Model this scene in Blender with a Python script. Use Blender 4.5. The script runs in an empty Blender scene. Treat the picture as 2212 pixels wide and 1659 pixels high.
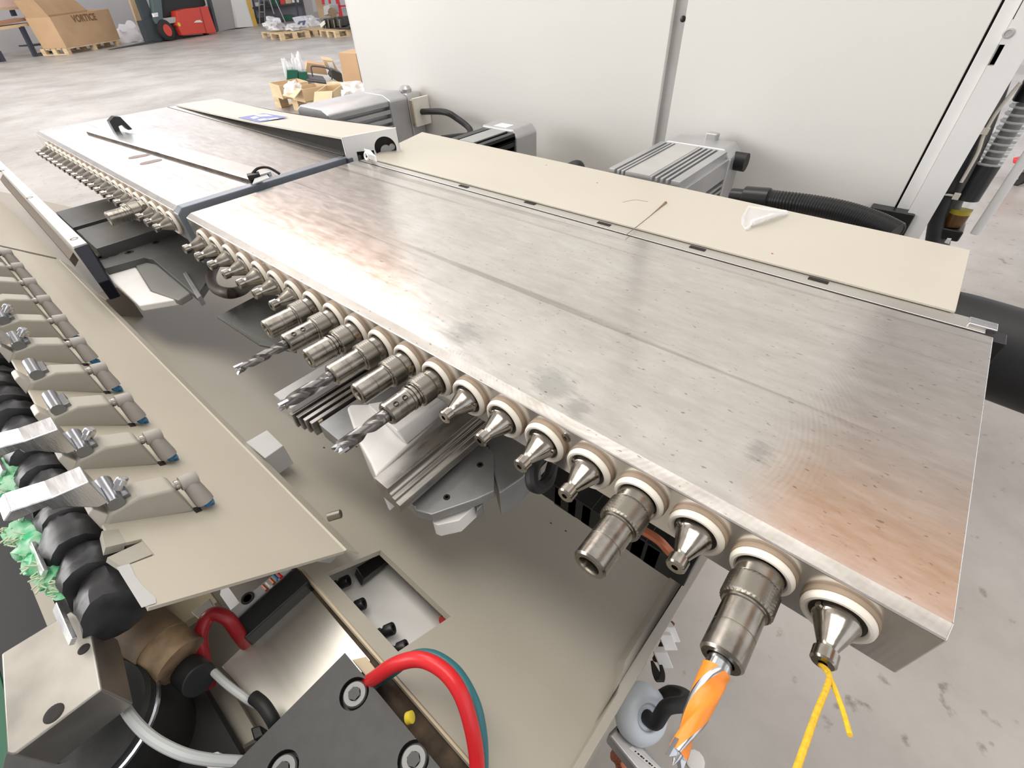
import bpy, bmesh, math, random
from mathutils import Vector as V, Matrix
random.seed(7)
S = bpy.context.scene
COL = S.collection
# ------------------------------------------------------------------ camera
F = 989.134
CX, CY = 1106.0, 829.5
RX = V((0.7637016122, 0.6443559138, -0.0395639208))      # image right in the room
RY = V((0.4090853160, -0.5304437850, -0.7424813770))     # image down
RZ = V((-0.4994087021, 0.5508492057, -0.6686973163))     # view direction
CAM = V((-50.502, -144.548, 209.684))                    # millimetres
cd = bpy.data.cameras.new('camera'); co = bpy.data.objects.new('camera', cd); COL.objects.link(co)
cd.sensor_width = 36.0; cd.lens = 36.0 * F / 2212.0; cd.clip_start = 0.01; cd.clip_end = 200
m = Matrix((RX, -RY, -RZ)).transposed().to_4x4(); m.translation = CAM / 1000
co.matrix_world = m; S.camera = co
# ------------------------------------------------------------------ view, sky, daylight, front fill
vs = S.view_settings
S.display_settings.display_device = 'sRGB'
vs.view_transform = 'Standard'; vs.look = 'None'; vs.gamma = 1; vs.use_curve_mapping = False
vs.exposure = -0.48
w = bpy.data.worlds.new('sky'); S.world = w; w.use_nodes = True
bg = w.node_tree.nodes['Background']; bg.inputs[0].default_value = (0.94, 0.955, 1.0, 1); bg.inputs[1].default_value = 2.0
def area(name, loc, rot, sx, sy, power, col=(1, 1, 1)):
    l = bpy.data.lights.new(name, 'AREA'); l.shape = 'RECTANGLE'; l.size = sx; l.size_y = sy; l.energy = power; l.color = col
    o = bpy.data.objects.new(name, l); o.location = loc; o.rotation_euler = rot; COL.objects.link(o)
area('skylight_daylight', (-1.2, -0.15, 5.6), (0, 0, 0), 7.0, 1.7, 330, (1.0, 0.94, 0.84))
area('skylight_daylight_rear', (-9.0, 3.5, 5.7), (0, 0, 0), 9.0, 3.0, 900, (0.93, 0.95, 1.0))
area('front_fill', (-10.5, -6.0, 2.2), (math.radians(90), 0, math.radians(-12)), 9.0, 4.2, 1400, (1.0, 0.985, 0.955))  # unseen fill lamp in front, added to brighten the cabinet wall

# ------------------------------------------------------------------ pixel -> room helpers (mm)
def ray(u, v): return RX * ((u - CX) / F) + RY * ((v - CY) / F) + RZ
def Z(u, v, z):
    r = ray(u, v); return CAM + r * ((z - CAM.z) / r.z)
def Y(u, v, y):
    r = ray(u, v); return CAM + r * ((y - CAM.y) / r.y)
def X(u, v, x):
    r = ray(u, v); return CAM + r * ((x - CAM.x) / r.x)
def PL(u, v, p0, n):
    r = ray(u, v); return CAM + r * ((p0 - CAM).dot(n) / r.dot(n))
def AL(u, v, P, D):
    r = ray(u, v).normalized(); wv = P - CAM
    b = D.dot(r); t = (b * r.dot(wv) - D.dot(wv)) / (D.dot(D) - b * b)
    return P + D * t
FL = -890.0
def FZ(u, v): return Z(u, v, FL)
def HT(u, vb, vt, ut=None):       # height of something standing at floor pixel (u, vb) with its top at (ut, vt)
    return AL(u if ut is None else ut, vt, FZ(u, vb), V((0, 0, 1))).z - FL

# ------------------------------------------------------------------ materials
MATS = {}
def M(name, col, rough=0.5, metal=0.0, var=0.0, scale=30.0, bump=0.0, bscale=None, stretch=None, spec=0.5, col2=None, trans=0.0, ior=1.45, alpha=1.0, coat=0.0, rvar=0.0):
    if name in MATS: return MATS[name]
    mt = bpy.data.materials.new(name); mt.use_nodes = True; MATS[name] = mt
    nt = mt.node_tree; p = nt.nodes['Principled BSDF']; L = nt.links
    p.inputs['Base Color'].default_value = (*col, 1); p.inputs['Roughness'].default_value = rough; p.inputs['Metallic'].default_value = metal
    p.inputs['Specular IOR Level'].default_value = spec; p.inputs['Transmission Weight'].default_value = trans; p.inputs['IOR'].default_value = ior
    p.inputs['Alpha'].default_value = alpha; p.inputs['Coat Weight'].default_value = coat
    tc = nt.nodes.new('ShaderNodeTexCoord'); mp = nt.nodes.new('ShaderNodeMapping'); L.new(tc.outputs['Object'], mp.inputs[0])
    if stretch: mp.inputs['Scale'].default_value = stretch
    if var > 0 or col2 or rvar > 0:
        n = nt.nodes.new('ShaderNodeTexNoise'); n.inputs['Scale'].default_value = scale; n.inputs['Detail'].default_value = 6
        L.new(mp.outputs[0], n.inputs['Vector'])
        cr = nt.nodes.new('ShaderNodeValToRGB'); L.new(n.outputs['Fac'], cr.inputs[0])
        c2 = col2 or tuple(max(0, c * (1 - var)) for c in col)
        cr.color_ramp.elements[0].position = 0.35; cr.color_ramp.elements[0].color = (*c2, 1)
        cr.color_ramp.elements[1].position = 0.65; cr.color_ramp.elements[1].color = (*[min(1, c * (1 + var * 0.3)) for c in col], 1)
        L.new(cr.outputs[0], p.inputs['Base Color'])
        if rvar > 0:
            mr = nt.nodes.new('ShaderNodeMapRange'); L.new(n.outputs['Fac'], mr.inputs[0])
            mr.inputs[1].default_value = 0.3; mr.inputs[2].default_value = 0.7; mr.inputs[3].default_value = rough - rvar; mr.inputs[4].default_value = rough + rvar
            L.new(mr.outputs[0], p.inputs['Roughness'])
    if bump > 0:
        n2 = nt.nodes.new('ShaderNodeTexNoise'); n2.inputs['Scale'].default_value = bscale or scale * 4; n2.inputs['Detail'].default_value = 3
        L.new(mp.outputs[0], n2.inputs['Vector'])
        b = nt.nodes.new('ShaderNodeBump'); b.inputs['Strength'].default_value = bump; b.inputs['Distance'].default_value = 0.001
        L.new(n2.outputs['Fac'], b.inputs['Height']); L.new(b.outputs[0], p.inputs['Normal'])
    return mt

cream = M('cream_paint', (0.56, 0.52, 0.445), 0.38, 0, 0.03, 8, 0.05, 900)
cream2 = M('bed_paint', (0.42, 0.387, 0.325), 0.33, 0, 0.05, 5, 0.04, 700)
fingerp = M('finger_paint', (0.37, 0.347, 0.295), 0.42, 0, 0.05, 40, 0.08, 900)
white = M('cabinet_white', (0.80, 0.795, 0.76), 0.45, 0, 0.02, 3, 0.06, 1200)
whitep = M('white_paint', (0.80, 0.80, 0.79), 0.35, 0, 0.03, 20)
greyp = M('grey_paint', (0.46, 0.46, 0.45), 0.45, 0, 0.08, 25)
motor_grey = M('motor_aluminium', (0.52, 0.52, 0.53), 0.38, 0.65, 0.12, 18, 0.05, 300)
steel = M('nose_steel', (0.38, 0.35, 0.305), 0.2, 1, 0.25, 120, 0.05, 400, rvar=0.06)
chuckm = M('chuck_steel', (0.32, 0.295, 0.255), 0.27, 1, 0.35, 90, 0.06, 350, rvar=0.08)
collar = M('dark_collar', (0.035, 0.03, 0.025), 0.35, 0.4, 0.3, 60)
ringm = M('seal_white', (0.80, 0.75, 0.66), 0.55, 0, 0.06, 60)
felt = M('seal_brown', (0.34, 0.26, 0.19), 0.6, 0, 0.25, 50)
black = M('black_rubber', (0.018, 0.018, 0.02), 0.55, 0, 0.3, 40)
blackp = M('black_plastic', (0.012, 0.013, 0.014), 0.35)
anod = M('black_anodised', (0.038, 0.038, 0.037), 0.42, 0.3, 0.12, 120, 0.04, 1500)
alu = M('aluminium', (0.70, 0.70, 0.71), 0.24, 1, 0.15, 40, 0.06, 200, stretch=(1, 8, 1), rvar=0.06)
alub = M('aluminium_block', (0.37, 0.35, 0.315), 0.40, 0.9, 0.18, 28, 0.1, 150, rvar=0.08)
railm = M('rail_aluminium', (0.36, 0.34, 0.315), 0.32, 0.9, 0.3, 20, 0.08, 120, stretch=(6, 1, 6), rvar=0.08)
cast = M('cast_grey', (0.35, 0.355, 0.355), 0.42, 0.55, 0.2, 30, 0.06, 300)
castw = M('cast_white', (0.86, 0.85, 0.83), 0.34, 0, 0.05, 30)
darkg = M('dark_gap', (0.02, 0.017, 0.015), 0.8)
rust = M('rusty_channel', (0.10, 0.065, 0.04), 0.7, 0.2, 0.7, 60, 0.3, 200)
blueg = M('end_plate_grey', (0.20, 0.22, 0.25), 0.38, 0.35, 0.08, 30)
fitg = M('fitting_grey', (0.34, 0.315, 0.285), 0.5, 0, 0.06, 60)
bluet = M('tube_blue', (0.02, 0.16, 0.33), 0.3)
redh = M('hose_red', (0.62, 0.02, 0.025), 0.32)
tealh = M('hose_teal', (0.03, 0.15, 0.17), 0.35)
greyc = M('cable_grey', (0.45, 0.47, 0.47), 0.5)
yellow = M('string_yellow', (0.80, 0.50, 0.03), 0.6, 0, 0.2, 400, 0.3, 800)
orange = M('drill_orange', (0.86, 0.26, 0.03), 0.35)
carbide = M('drill_steel', (0.55, 0.56, 0.58), 0.18, 1, 0.2, 80)
drilld = M('drill_dark', (0.20, 0.19, 0.18), 0.3, 0.9, 0.4, 90)
card = M('cardboard', (0.50, 0.33, 0.19), 0.75, 0, 0.08, 3)
card2 = M('cardboard_light', (0.62, 0.47, 0.29), 0.75, 0, 0.1, 4)
wood = M('pallet_wood', (0.66, 0.50, 0.31), 0.75, 0, 0.25, 6, stretch=(1, 1, 4))
forkr = M('forklift_red', (0.68, 0.06, 0.035), 0.4, 0, 0.05, 3)
greenp = M('green_plastic', (0.02, 0.34, 0.13), 0.5, 0, 0.4, 140, col2=(0.32, 0.52, 0.36))
greend = M('bin_green', (0.01, 0.10, 0.06), 0.5)
plastic = M('clear_bag', (0.80, 0.80, 0.82), 0.25, 0, 0.25, 30, 0.4, 60, alpha=.75)
film = M('thin_film', (0.9, 0.9, 0.92), 0.2, 0, trans=0.0, alpha=0.45, bump=0.5, bscale=40)
glass = M('clear_bowl', (0.93, 0.96, 0.95), 0.05, 0, trans=1.0, ior=1.2)
oil = M('amber_oil', (0.22, 0.10, 0.03), 0.25)
yel2 = M('yellow_mark', (0.75, 0.6, 0.05), 0.5)
paper = M('label_white', (0.82, 0.82, 0.80), 0.5)
gland = M('gland_nylon', (0.62, 0.68, 0.74), 0.3)
copper = M('copper_part', (0.50, 0.17, 0.09), 0.4, 0.5)
bluepr = M('sticker_blue', (0.14, 0.17, 0.42), 0.45)
palepr = M('sticker_pale', (0.66, 0.66, 0.64), 0.45)
ink = M('ink_brown', (0.20, 0.11, 0.055), 0.8)
beige = M('beige_part', (0.55, 0.45, 0.30), 0.6)
brown = M('brown_part', (0.22, 0.15, 0.09), 0.6, 0, 0.4, 40)
wallm = M('wall_plaster', (0.56, 0.55, 0.56), 0.8, 0, 0.06, 0.6)
orgird = M('girder_orange', (1.0, 0.47, 0.10), 0.6, 0, 0.05, 1)
roofm = M('roof_panel', (0.74, 0.72, 0.70), 0.8, 0, 0.05, 1)
redl = M('frame_red', (0.66, 0.04, 0.05), 0.4)
yelbar = M('bar_yellow', (0.70, 0.42, 0.05), 0.5)
tyre = M('tyre_black', (0.025, 0.022, 0.022), 0.7)

# milled plate: fine lines along the head, swirl scuffs and grey smudges
def plate_mat():
    mt = bpy.data.materials.new('milled_plate'); mt.use_nodes = True; nt = mt.node_tree; L = nt.links; p = nt.nodes['Principled BSDF']
    N = nt.nodes.new
    tc = N('ShaderNodeTexCoord')
    def mapn(sc):
        mp = N('ShaderNodeMapping'); mp.inputs['Scale'].default_value = sc; L.new(tc.outputs['Object'], mp.inputs[0]); return mp
    def noise(sc, vec, det=5, rough=0.6):
        n = N('ShaderNodeTexNoise'); n.inputs['Scale'].default_value = sc; n.inputs['Detail'].default_value = det; n.inputs['Roughness'].default_value = rough
        L.new(vec, n.inputs['Vector']); return n
    def ramp(src, a, ca, b, cb):
        r = N('ShaderNodeValToRGB'); L.new(src, r.inputs[0]); e = r.color_ramp.elements
        e[0].position = a; e[0].color = (*ca, 1); e[1].position = b; e[1].color = (*cb, 1); return r
    def mul(a, b, f=1.0):
        x = N('ShaderNodeMixRGB'); x.blend_type = 'MULTIPLY'; x.inputs[0].default_value = f; L.new(a, x.inputs[1]); L.new(b, x.inputs[2]); return x
    streak = noise(1.0, mapn((1.2, 90, 1)).outputs[0], 2)
    mott = noise(1.0, mapn((40, 140, 1)).outputs[0], 8, 0.7)
    spots = noise(1.0, mapn((130, 260, 1)).outputs[0], 3, 0.5)
    c0 = ramp(mott.outputs['Fac'], 0.30, (0.69, 0.66, 0.625), 0.70, (0.82, 0.80, 0.77))
    c1 = ramp(streak.outputs['Fac'], 0.29, (0.66, 0.64, 0.62), 0.36, (1, 1, 1))
    c2 = ramp(spots.outputs['Fac'], 0.24, (0.50, 0.47, 0.44), 0.29, (1, 1, 1))
    cc = mul(mul(c0.outputs[0], c1.outputs[0], 0.8).outputs[0], c2.outputs[0], 0.8)
    for (u, v, r_) in ((1195, 830, 17), (1000, 720, 16), (1640, 975, 9), (1245, 880, 9)):
        c_ = Z(u, v, 25.0)/1000
        vm = N('ShaderNodeVectorMath'); vm.operation = 'DISTANCE'; L.new(tc.outputs['Object'], vm.inputs[0]); vm.inputs[1].default_value = c_
        jn = N('ShaderNodeMath'); jn.operation = 'MULTIPLY_ADD'; L.new(mott.outputs['Fac'], jn.inputs[0]); jn.inputs[1].default_value = 0.03; L.new(vm.outputs['Value'], jn.inputs[2])
        sr = N('ShaderNodeMapRange'); L.new(jn.outputs[0], sr.inputs[0]); sr.inputs[1].default_value = 0.015+r_*0.0004; sr.inputs[2].default_value = 0.015+r_*0.001; sr.inputs[3].default_value = 0.55; sr.inputs[4].default_value = 0.0
        mx = N('ShaderNodeMixRGB'); L.new(sr.outputs[0], mx.inputs[0]); L.new(cc.outputs[0], mx.inputs[1]); mx.inputs[2].default_value = (0.40, 0.41, 0.40, 1); cc = mx
    fine = noise(1.0, mapn((210, 520, 1)).outputs[0], 2, 0.5)
    c3 = ramp(fine.outputs['Fac'], 0.27, (0.42, 0.38, 0.34), 0.33, (1, 1, 1)); cc = mul(cc.outputs[0], c3.outputs[0], 0.75)
    big = noise(1.0, mapn((5, 14, 1)).outputs[0], 6, 0.7)
    c4 = ramp(big.outputs['Fac'], 0.35, (0.86, 0.84, 0.82), 0.6, (1, 1, 1)); cc = mul(cc.outputs[0], c4.outputs[0], 1.0)
    L.new(cc.outputs[0], p.inputs['Base Color'])
    p.inputs['Metallic'].default_value = 0.92
    mr = N('ShaderNodeMapRange'); L.new(mott.outputs['Fac'], mr.inputs[0]); mr.inputs[1].default_value = 0.3; mr.inputs[2].default_value = 0.7
    mr.inputs[3].default_value = 0.19; mr.inputs[4].default_value = 0.25; L.new(mr.outputs[0], p.inputs['Roughness'])
    wv = N('ShaderNodeTexWave'); wv.wave_type = 'RINGS'; wv.rings_direction = 'Z'; wv.inputs['Scale'].default_value = 120; wv.inputs['Distortion'].default_value = 1.5
    mp = mapn((1, 1, 1)); mp.inputs['Location'].default_value = (0.14, -0.05, 0); L.new(mp.outputs[0], wv.inputs['Vector'])
    ad = N('ShaderNodeMath'); ad.operation = 'MULTIPLY_ADD'; L.new(wv.outputs['Fac'], ad.inputs[0]); ad.inputs[1].default_value = 0.12; L.new(streak.outputs['Fac'], ad.inputs[2])
    b = N('ShaderNodeBump'); b.inputs['Strength'].default_value = 0.10; b.inputs['Distance'].default_value = 0.0006
    L.new(ad.outputs[0], b.inputs['Height']); L.new(b.outputs[0], p.inputs['Normal'])
    return mt
platem = plate_mat()
def knurl_mat():
    mt = bpy.data.materials.new('knurled_steel'); mt.use_nodes = True; nt = mt.node_tree; L = nt.links; p = nt.nodes['Principled BSDF']
    p.inputs['Base Color'].default_value = (0.26, 0.24, 0.205, 1); p.inputs['Metallic'].default_value = 1; p.inputs['Roughness'].default_value = 0.36
    return mt
knurlm = knurl_mat()
def floor_mat():
    mt = bpy.data.materials.new('concrete_floor'); mt.use_nodes = True; nt = mt.node_tree; L = nt.links; p = nt.nodes['Principled BSDF']; N = nt.nodes.new
    tc = N('ShaderNodeTexCoord')
    n = N('ShaderNodeTexNoise'); n.inputs['Scale'].default_value = 1.3; n.inputs['Detail'].default_value = 9; n.inputs['Roughness'].default_value = 0.65; L.new(tc.outputs['Object'], n.inputs['Vector'])
    r = N('ShaderNodeValToRGB'); L.new(n.outputs['Fac'], r.inputs[0]); e = r.color_ramp.elements
    e[0].position = 0.33; e[0].color = (0.29, 0.27, 0.245, 1); e[1].position = 0.66; e[1].color = (0.49, 0.465, 0.44, 1)
    n2 = N('ShaderNodeTexNoise'); n2.inputs['Scale'].default_value = 24; n2.inputs['Detail'].default_value = 5; L.new(tc.outputs['Object'], n2.inputs['Vector'])
    r2 = N('ShaderNodeValToRGB'); L.new(n2.outputs['Fac'], r2.inputs[0]); e = r2.color_ramp.elements
    e[0].position = 0.28; e[0].color = (0.50, 0.47, 0.44, 1); e[1].position = 0.36; e[1].color = (1, 1, 1, 1)
    mx = N('ShaderNodeMixRGB'); mx.blend_type = 'MULTIPLY'; mx.inputs[0].default_value = 0.8; L.new(r.outputs[0], mx.inputs[1]); L.new(r2.outputs[0], mx.inputs[2])
    L.new(mx.outputs[0], p.inputs['Base Color'])
    mr = N('ShaderNodeMapRange'); L.new(n.outputs['Fac'], mr.inputs[0]); mr.inputs[3].default_value = 0.5; mr.inputs[4].default_value = 0.26; L.new(mr.outputs[0], p.inputs['Roughness'])
    b = N('ShaderNodeBump'); b.inputs['Strength'].default_value = 0.12; b.inputs['Distance'].default_value = 0.003; L.new(n2.outputs['Fac'], b.inputs['Height']); L.new(b.outputs[0], p.inputs['Normal'])
    return mt
floorm = floor_mat()

# ------------------------------------------------------------------ mesh builder (millimetres in, metres out)
def frame(d):
    d = d.normalized(); a = V((0, 0, 1)) if abs(d.z) < 0.9 else V((1, 0, 0))
    e1 = d.cross(a).normalized(); return d, e1, d.cross(e1).normalized()
def spline(pts, per=8, closed=False):
    pts = [V(p) for p in pts]; n = len(pts); out = []
    segs = n if closed else n - 1
    for i in range(segs):
        if closed: p0, p1, p2, p3 = pts[(i-1) % n], pts[i], pts[(i+1) % n], pts[(i+2) % n]
        else: p0, p1, p2, p3 = pts[max(i-1, 0)], pts[i], pts[i+1], pts[min(i+2, n-1)]
        for k in range(per):
            t = k / per
            out.append(0.5*((2*p1)+(p2-p0)*t+(2*p0-5*p1+4*p2-p3)*t*t+(3*p1-p0-3*p2+p3)*t**3))
    if not closed: out.append(pts[-1])
    return out
class B:
    def __init__(s): s.v = []; s.f = []; s.mi = []
    def add(s, vs, fs, m=0):
        o = len(s.v); s.v += [V(p) for p in vs]; s.f += [[i + o for i in f] for f in fs]; s.mi += [m] * len(fs); return s
    def prism(s, poly, vec, m=0):
        poly = [V(p) for p in poly]; vec = V(vec); n = len(poly)
        return s.add(poly + [p + vec for p in poly], [list(range(n)), list(range(2*n-1, n-1, -1))] + [[i, (i+1) % n, (i+1) % n + n, i+n] for i in range(n)], m)
    def box(s, x0, x1, y0, y1, z0, z1, m=0):
        return s.prism([(x0, y0, z0), (x1, y0, z0), (x1, y1, z0), (x0, y1, z0)], (0, 0, z1-z0), m)
    def obox(s, c, ex, ey, ez, m=0):
        c, ex, ey, ez = V(c), V(ex), V(ey), V(ez)
        return s.prism([c-ex-ey-ez, c+ex-ey-ez, c+ex+ey-ez, c-ex+ey-ez], ez*2, m)
    def lathe(s, o, d, prof, n=24, m=0, mats=None, rip=None):
        o = V(o); d, e1, e2 = frame(V(d)); vs = []; fs = []; ms = []
        for t, r in prof:
            for k in range(n):
                a = 2*math.pi*k/n; q = r*(1+.09*math.sin(3*a+t*.2)+random.uniform(-.05, .05)) if rip else r; vs.append(o + d*t + (e1*math.cos(a)+e2*math.sin(a))*q)
        for j in range(len(prof)-1):
            for k in range(n):
                fs.append([j*n+k, j*n+(k+1) % n, (j+1)*n+(k+1) % n, (j+1)*n+k]); ms.append(mats[j] if mats else m)
        if prof[0][1] > 1e-4: fs.append(list(range(n-1, -1, -1))); ms.append(mats[0] if mats else m)
        if prof[-1][1] > 1e-4: fs.append([(len(prof)-1)*n+k for k in range(n)]); ms.append(mats[-1] if mats else m)
        off = len(s.v); s.v += vs; s.f += [[i+off for i in f] for f in fs]; s.mi += ms; return s
    def tube(s, pts, r, n=10, m=0, closed=False, per=8, smooth=True, wob=None):
        pts = spline(pts, per, closed) if smooth else [V(p) for p in pts]
        vs = []; fs = []; N = len(pts); up = None
        for i, p in enumerate(pts):
            if closed: t = pts[(i+1) % N]-pts[i-1]
            else: t = pts[min(i+1, N-1)]-pts[max(i-1, 0)]
            t.normalize()
            if up is None: _, up, _ = frame(t)
            up = (up - t*up.dot(t)).normalized(); e2 = t.cross(up)
            rr = r(i/(N-1)) if callable(r) else r
            for k in range(n):
                a = 2*math.pi*k/n; q = rr*(1 + (wob*(random.random()-.5) if wob else 0)); vs.append(p+(up*math.cos(a)+e2*math.sin(a))*q)
        for i in range(N if closed else N-1):
            j = (i+1) % N
            for k in range(n): fs.append([i*n+k, i*n+(k+1) % n, j*n+(k+1) % n, j*n+k])
        if not closed: fs += [list(range(n-1, -1, -1)), [(N-1)*n+k for k in range(n)]]
        return s.add(vs, fs, m)
    def cyl(s, a, b, r, n=16, m=0, r2=None):
        a, b = V(a), V(b); return s.lathe(a, b-a, [(0, r), ((b-a).length, r if r2 is None else r2)], n, m)
    def torus(s, c, d, R, r, n=40, k=10, m=0, sq=1.0):
        d, e1, e2 = frame(V(d)); c = V(c); vs = []; fs = []
        for i in range(n):
            a = 2*math.pi*i/n; u = e1*math.cos(a)+e2*math.sin(a)
            for j in range(k):
                b = 2*math.pi*j/k; vs.append(c+u*(R+r*math.cos(b))+d*(r*sq*math.sin(b)))
        for i in range(n):
            for j in range(k): fs.append([i*k+j, ((i+1) % n)*k+j, ((i+1) % n)*k+(j+1) % k, i*k+(j+1) % k])
        return s.add(vs, fs, m)
    def mesh(s, name, mats, smooth=35):
        me = bpy.data.meshes.new(name); me.from_pydata([p/1000 for p in s.v], [], s.f)
        for x in (mats if isinstance(mats, (list, tuple)) else [mats]): me.materials.append(x)
        me.polygons.foreach_set('material_index', s.mi)
        bm = bmesh.new(); bm.from_mesh(me); bmesh.ops.recalc_face_normals(bm, faces=bm.faces); bm.to_mesh(me); bm.free()
        if smooth:
            me.polygons.foreach_set('use_smooth', [True]*len(me.polygons)); me.set_sharp_from_angle(angle=math.radians(smooth))
        me.update(); return me
    def build(s, name, mats, parent=None, bevel=0, seg=2, smooth=35):
        me = s.mesh(name, mats, smooth); o = bpy.data.objects.new(name, me); COL.objects.link(o)
        if bevel:
            md = o.modifiers.new('bevel', 'BEVEL'); md.width = bevel/1000; md.segments = seg; md.limit_method = 'ANGLE'; md.angle_limit = math.radians(40)
            md.harden_normals = True
        if parent: put(o, parent)
        return o
def put(o, parent):
    o.parent = parent; o.matrix_parent_inverse = parent.matrix_world.inverted() if False else Matrix.Translation(-parent.location)
def thing(name, label, cat, loc, group=None):
    o = bpy.data.objects.new(name, None); COL.objects.link(o); o.location = V(loc)/1000; o.empty_display_size = 0.02
    return tag(o, label, cat, group)
def tag(o, label, cat, group=None, kind=None):
    o['label'] = label; o['category'] = cat
    if group: o['group'] = group
    if kind: o['kind'] = kind
    return o
def struct(o):
    o['kind'] = 'structure'; return o
def cut(o, cutters):
    for b in cutters:
        c = b.build('cutter', black, smooth=0); md = o.modifiers.new('cut', 'BOOLEAN'); md.operation = 'DIFFERENCE'; md.solver = 'EXACT'; md.object = c
        dg = bpy.context.evaluated_depsgraph_get(); me = bpy.data.meshes.new_from_object(o.evaluated_get(dg))
        o.modifiers.remove(md); old = o.data; o.data = me; me.name = old.name; bpy.data.objects.remove(c)
    o.data.polygons.foreach_set('use_smooth', [False]*len(o.data.polygons))
    return o
def copy_tree(o, dx, parent=None):
    c = o.copy(); COL.objects.link(c)
    if parent: c.parent = parent
    else: c.location = o.location + V(dx)/1000
    for ch in list(o.children): copy_tree(ch, dx, c)
    return c
def lerp(a, b, t): return V(a)*(1-t)+V(b)*t

# ================================================================== HALL
struct(B().box(-32000, 9000, -9000, 24000, FL-60, FL).build('floor', floorm, smooth=0))
wa, wb = FZ(60, 108), FZ(540, 44); wd = (wb-wa).normalized(); wn = V((-wd.y, wd.x, 0)); 
if wn.dot(wa-CAM) < 0: wn = -wn
A0, A1 = wa-wd*9000, wb+wd*16000
bw = B().prism([A0, A1, A1+wn*250, A0+wn*250], (0, 0, 3000)); struct(bw.build('wall_back', wallm, smooth=0))
struct(B().box(-32000, -16000, -6400, -6150, FL, 6000).build('wall_front', wallm, smooth=0)); struct(B().box(-5000, 9000, -6400, -6150, FL, 6000).build('wall_front', wallm, smooth=0))
cl = bpy.data.objects.new('ceiling', None); COL.objects.link(cl); cl.location = (0, 0, 6); struct(cl)
for x0, x1, y0, y1 in ((-32000, 9000, 6500, 24000), (-32000, 9000, 1200, 1900), (-32000, 9000, -6000, -1050), (-19000, -14000, 1900, 6500), (-4500, -3500, 1900, 6500), (2800, 9000, -1050, 6500), (-32000, -5000, -1050, 1200)):
    B().box(x0, x1, y0, y1, 6000, 6120).build('roof_panel', roofm, cl, smooth=0)
g = thing('crane_girder', 'orange overhead crane girder running high across the hall', 'girder', (-9000, 4700, 5000))
gb = B(); gb.box(-16500, 6000, 4250, 5250, 4950, 5000); gb.box(-16500, 6000, 4250, 5250, 5560, 5610); gb.box(-16500, 6000, 4450, 5050, 5000, 5560)
gb.build('beam', orgird, g, smooth=0)

# ================================================================== MACHINE BED
a34 = math.radians(34); BN = V((0, math.sin(a34), math.cos(a34))); BD = V((0, math.cos(a34), -math.sin(a34)))
BP = Z(1000, 1600, -110)
def BED(u, v, off=0): return PL(u, v, BP+BN*off, BN)
bed = thing('machine_bed', 'cream painted sloping sheet metal bed below the drilling spindles', 'machine bed', (-700, 60, FL))
bx1 = BED(1400, 1415).x
t0 = (V((0, BP.y, BP.z))-V((0, BP.y, BP.z))).length
def bt(t): return V((0, BP.y, BP.z)) + BD*t
tu, td = -4.0, 470.0
poly = [bt(tu)+V((-1750, 0, 0)), bt(tu)+V((bx1, 0, 0)), bt(td)+V((bx1, 0, 0)), bt(td)+V((-1750, 0, 0))]
sh = B().prism(poly, -BN*5).build('bed_plate', cream2, bed, smooth=0)
h = [BED(820, 1180), BED(970, 1335), BED(865, 1403), BED(705, 1247)]
hx0, hx1 = (h[0].x+h[3].x)/2, (h[1].x+h[2].x)/2
ty = lambda p: (p-bt(0)).dot(BD)
ht0, ht1 = (ty(h[2])+ty(h[3]))/2, (ty(h[0])+ty(h[1]))/2
hp = [bt(ht0)+V((hx0, 0, 0)), bt(ht0)+V((hx1, 0, 0)), bt(ht1)+V((hx1, 0, 0)), bt(ht1)+V((hx0, 0, 0))]
cut(sh, [B().prism([p+BN*20 for p in hp], -BN*60)])
# lip along the right edge of the bed, rising towards the back
lp = B()
def lipsec(t_, wd_, hg_):
    p_ = bt(t_)+V((bx1, 0, 0)); return [p_-V((wd_, 0, 0)), p_-V((wd_*.80, 0, 0))+BN*hg_*.55, p_-V((wd_*.68, 0, 0))+BN*hg_*.75, p_+V((1.5, 0, 0))+BN*hg_*.4, p_+V((1.5, 0, 0))-BN*8, p_-V((wd_, 0, 0))-BN*8]
secs = [lipsec(tu, 4, 1.5), lipsec(110, 6, 2.5), lipsec(140, 16, 7), lipsec(td, 24, 10)]
for sa_2, sb_2 in zip(secs[:-1], secs[1:]):
    lp.add(sa_2+sb_2, [[k, (k+1) % 6, (k+1) % 6+6, k+6] for k in range(6)])
lp.add(secs[0], [[5, 4, 3, 2, 1, 0]]); lp.add(secs[-1], [[0, 1, 2, 3, 4, 5]])
lp.build('edge_lip', cream2, bed, smooth=20)
B().box(-1740, bx1-14, -118, 260, FL, -330).build('base_frame', cream2, bed, smooth=0)
B().prism([bt(0)+V((bx1-14, 0, -8)), bt(td)+V((bx1-14, 0, -8)), V((bx1-14, 260, -330)), V((bx1-14, -118, -330))], (8, 0, 0)).build('side_wall', cream2, bed, smooth=0)
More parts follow.
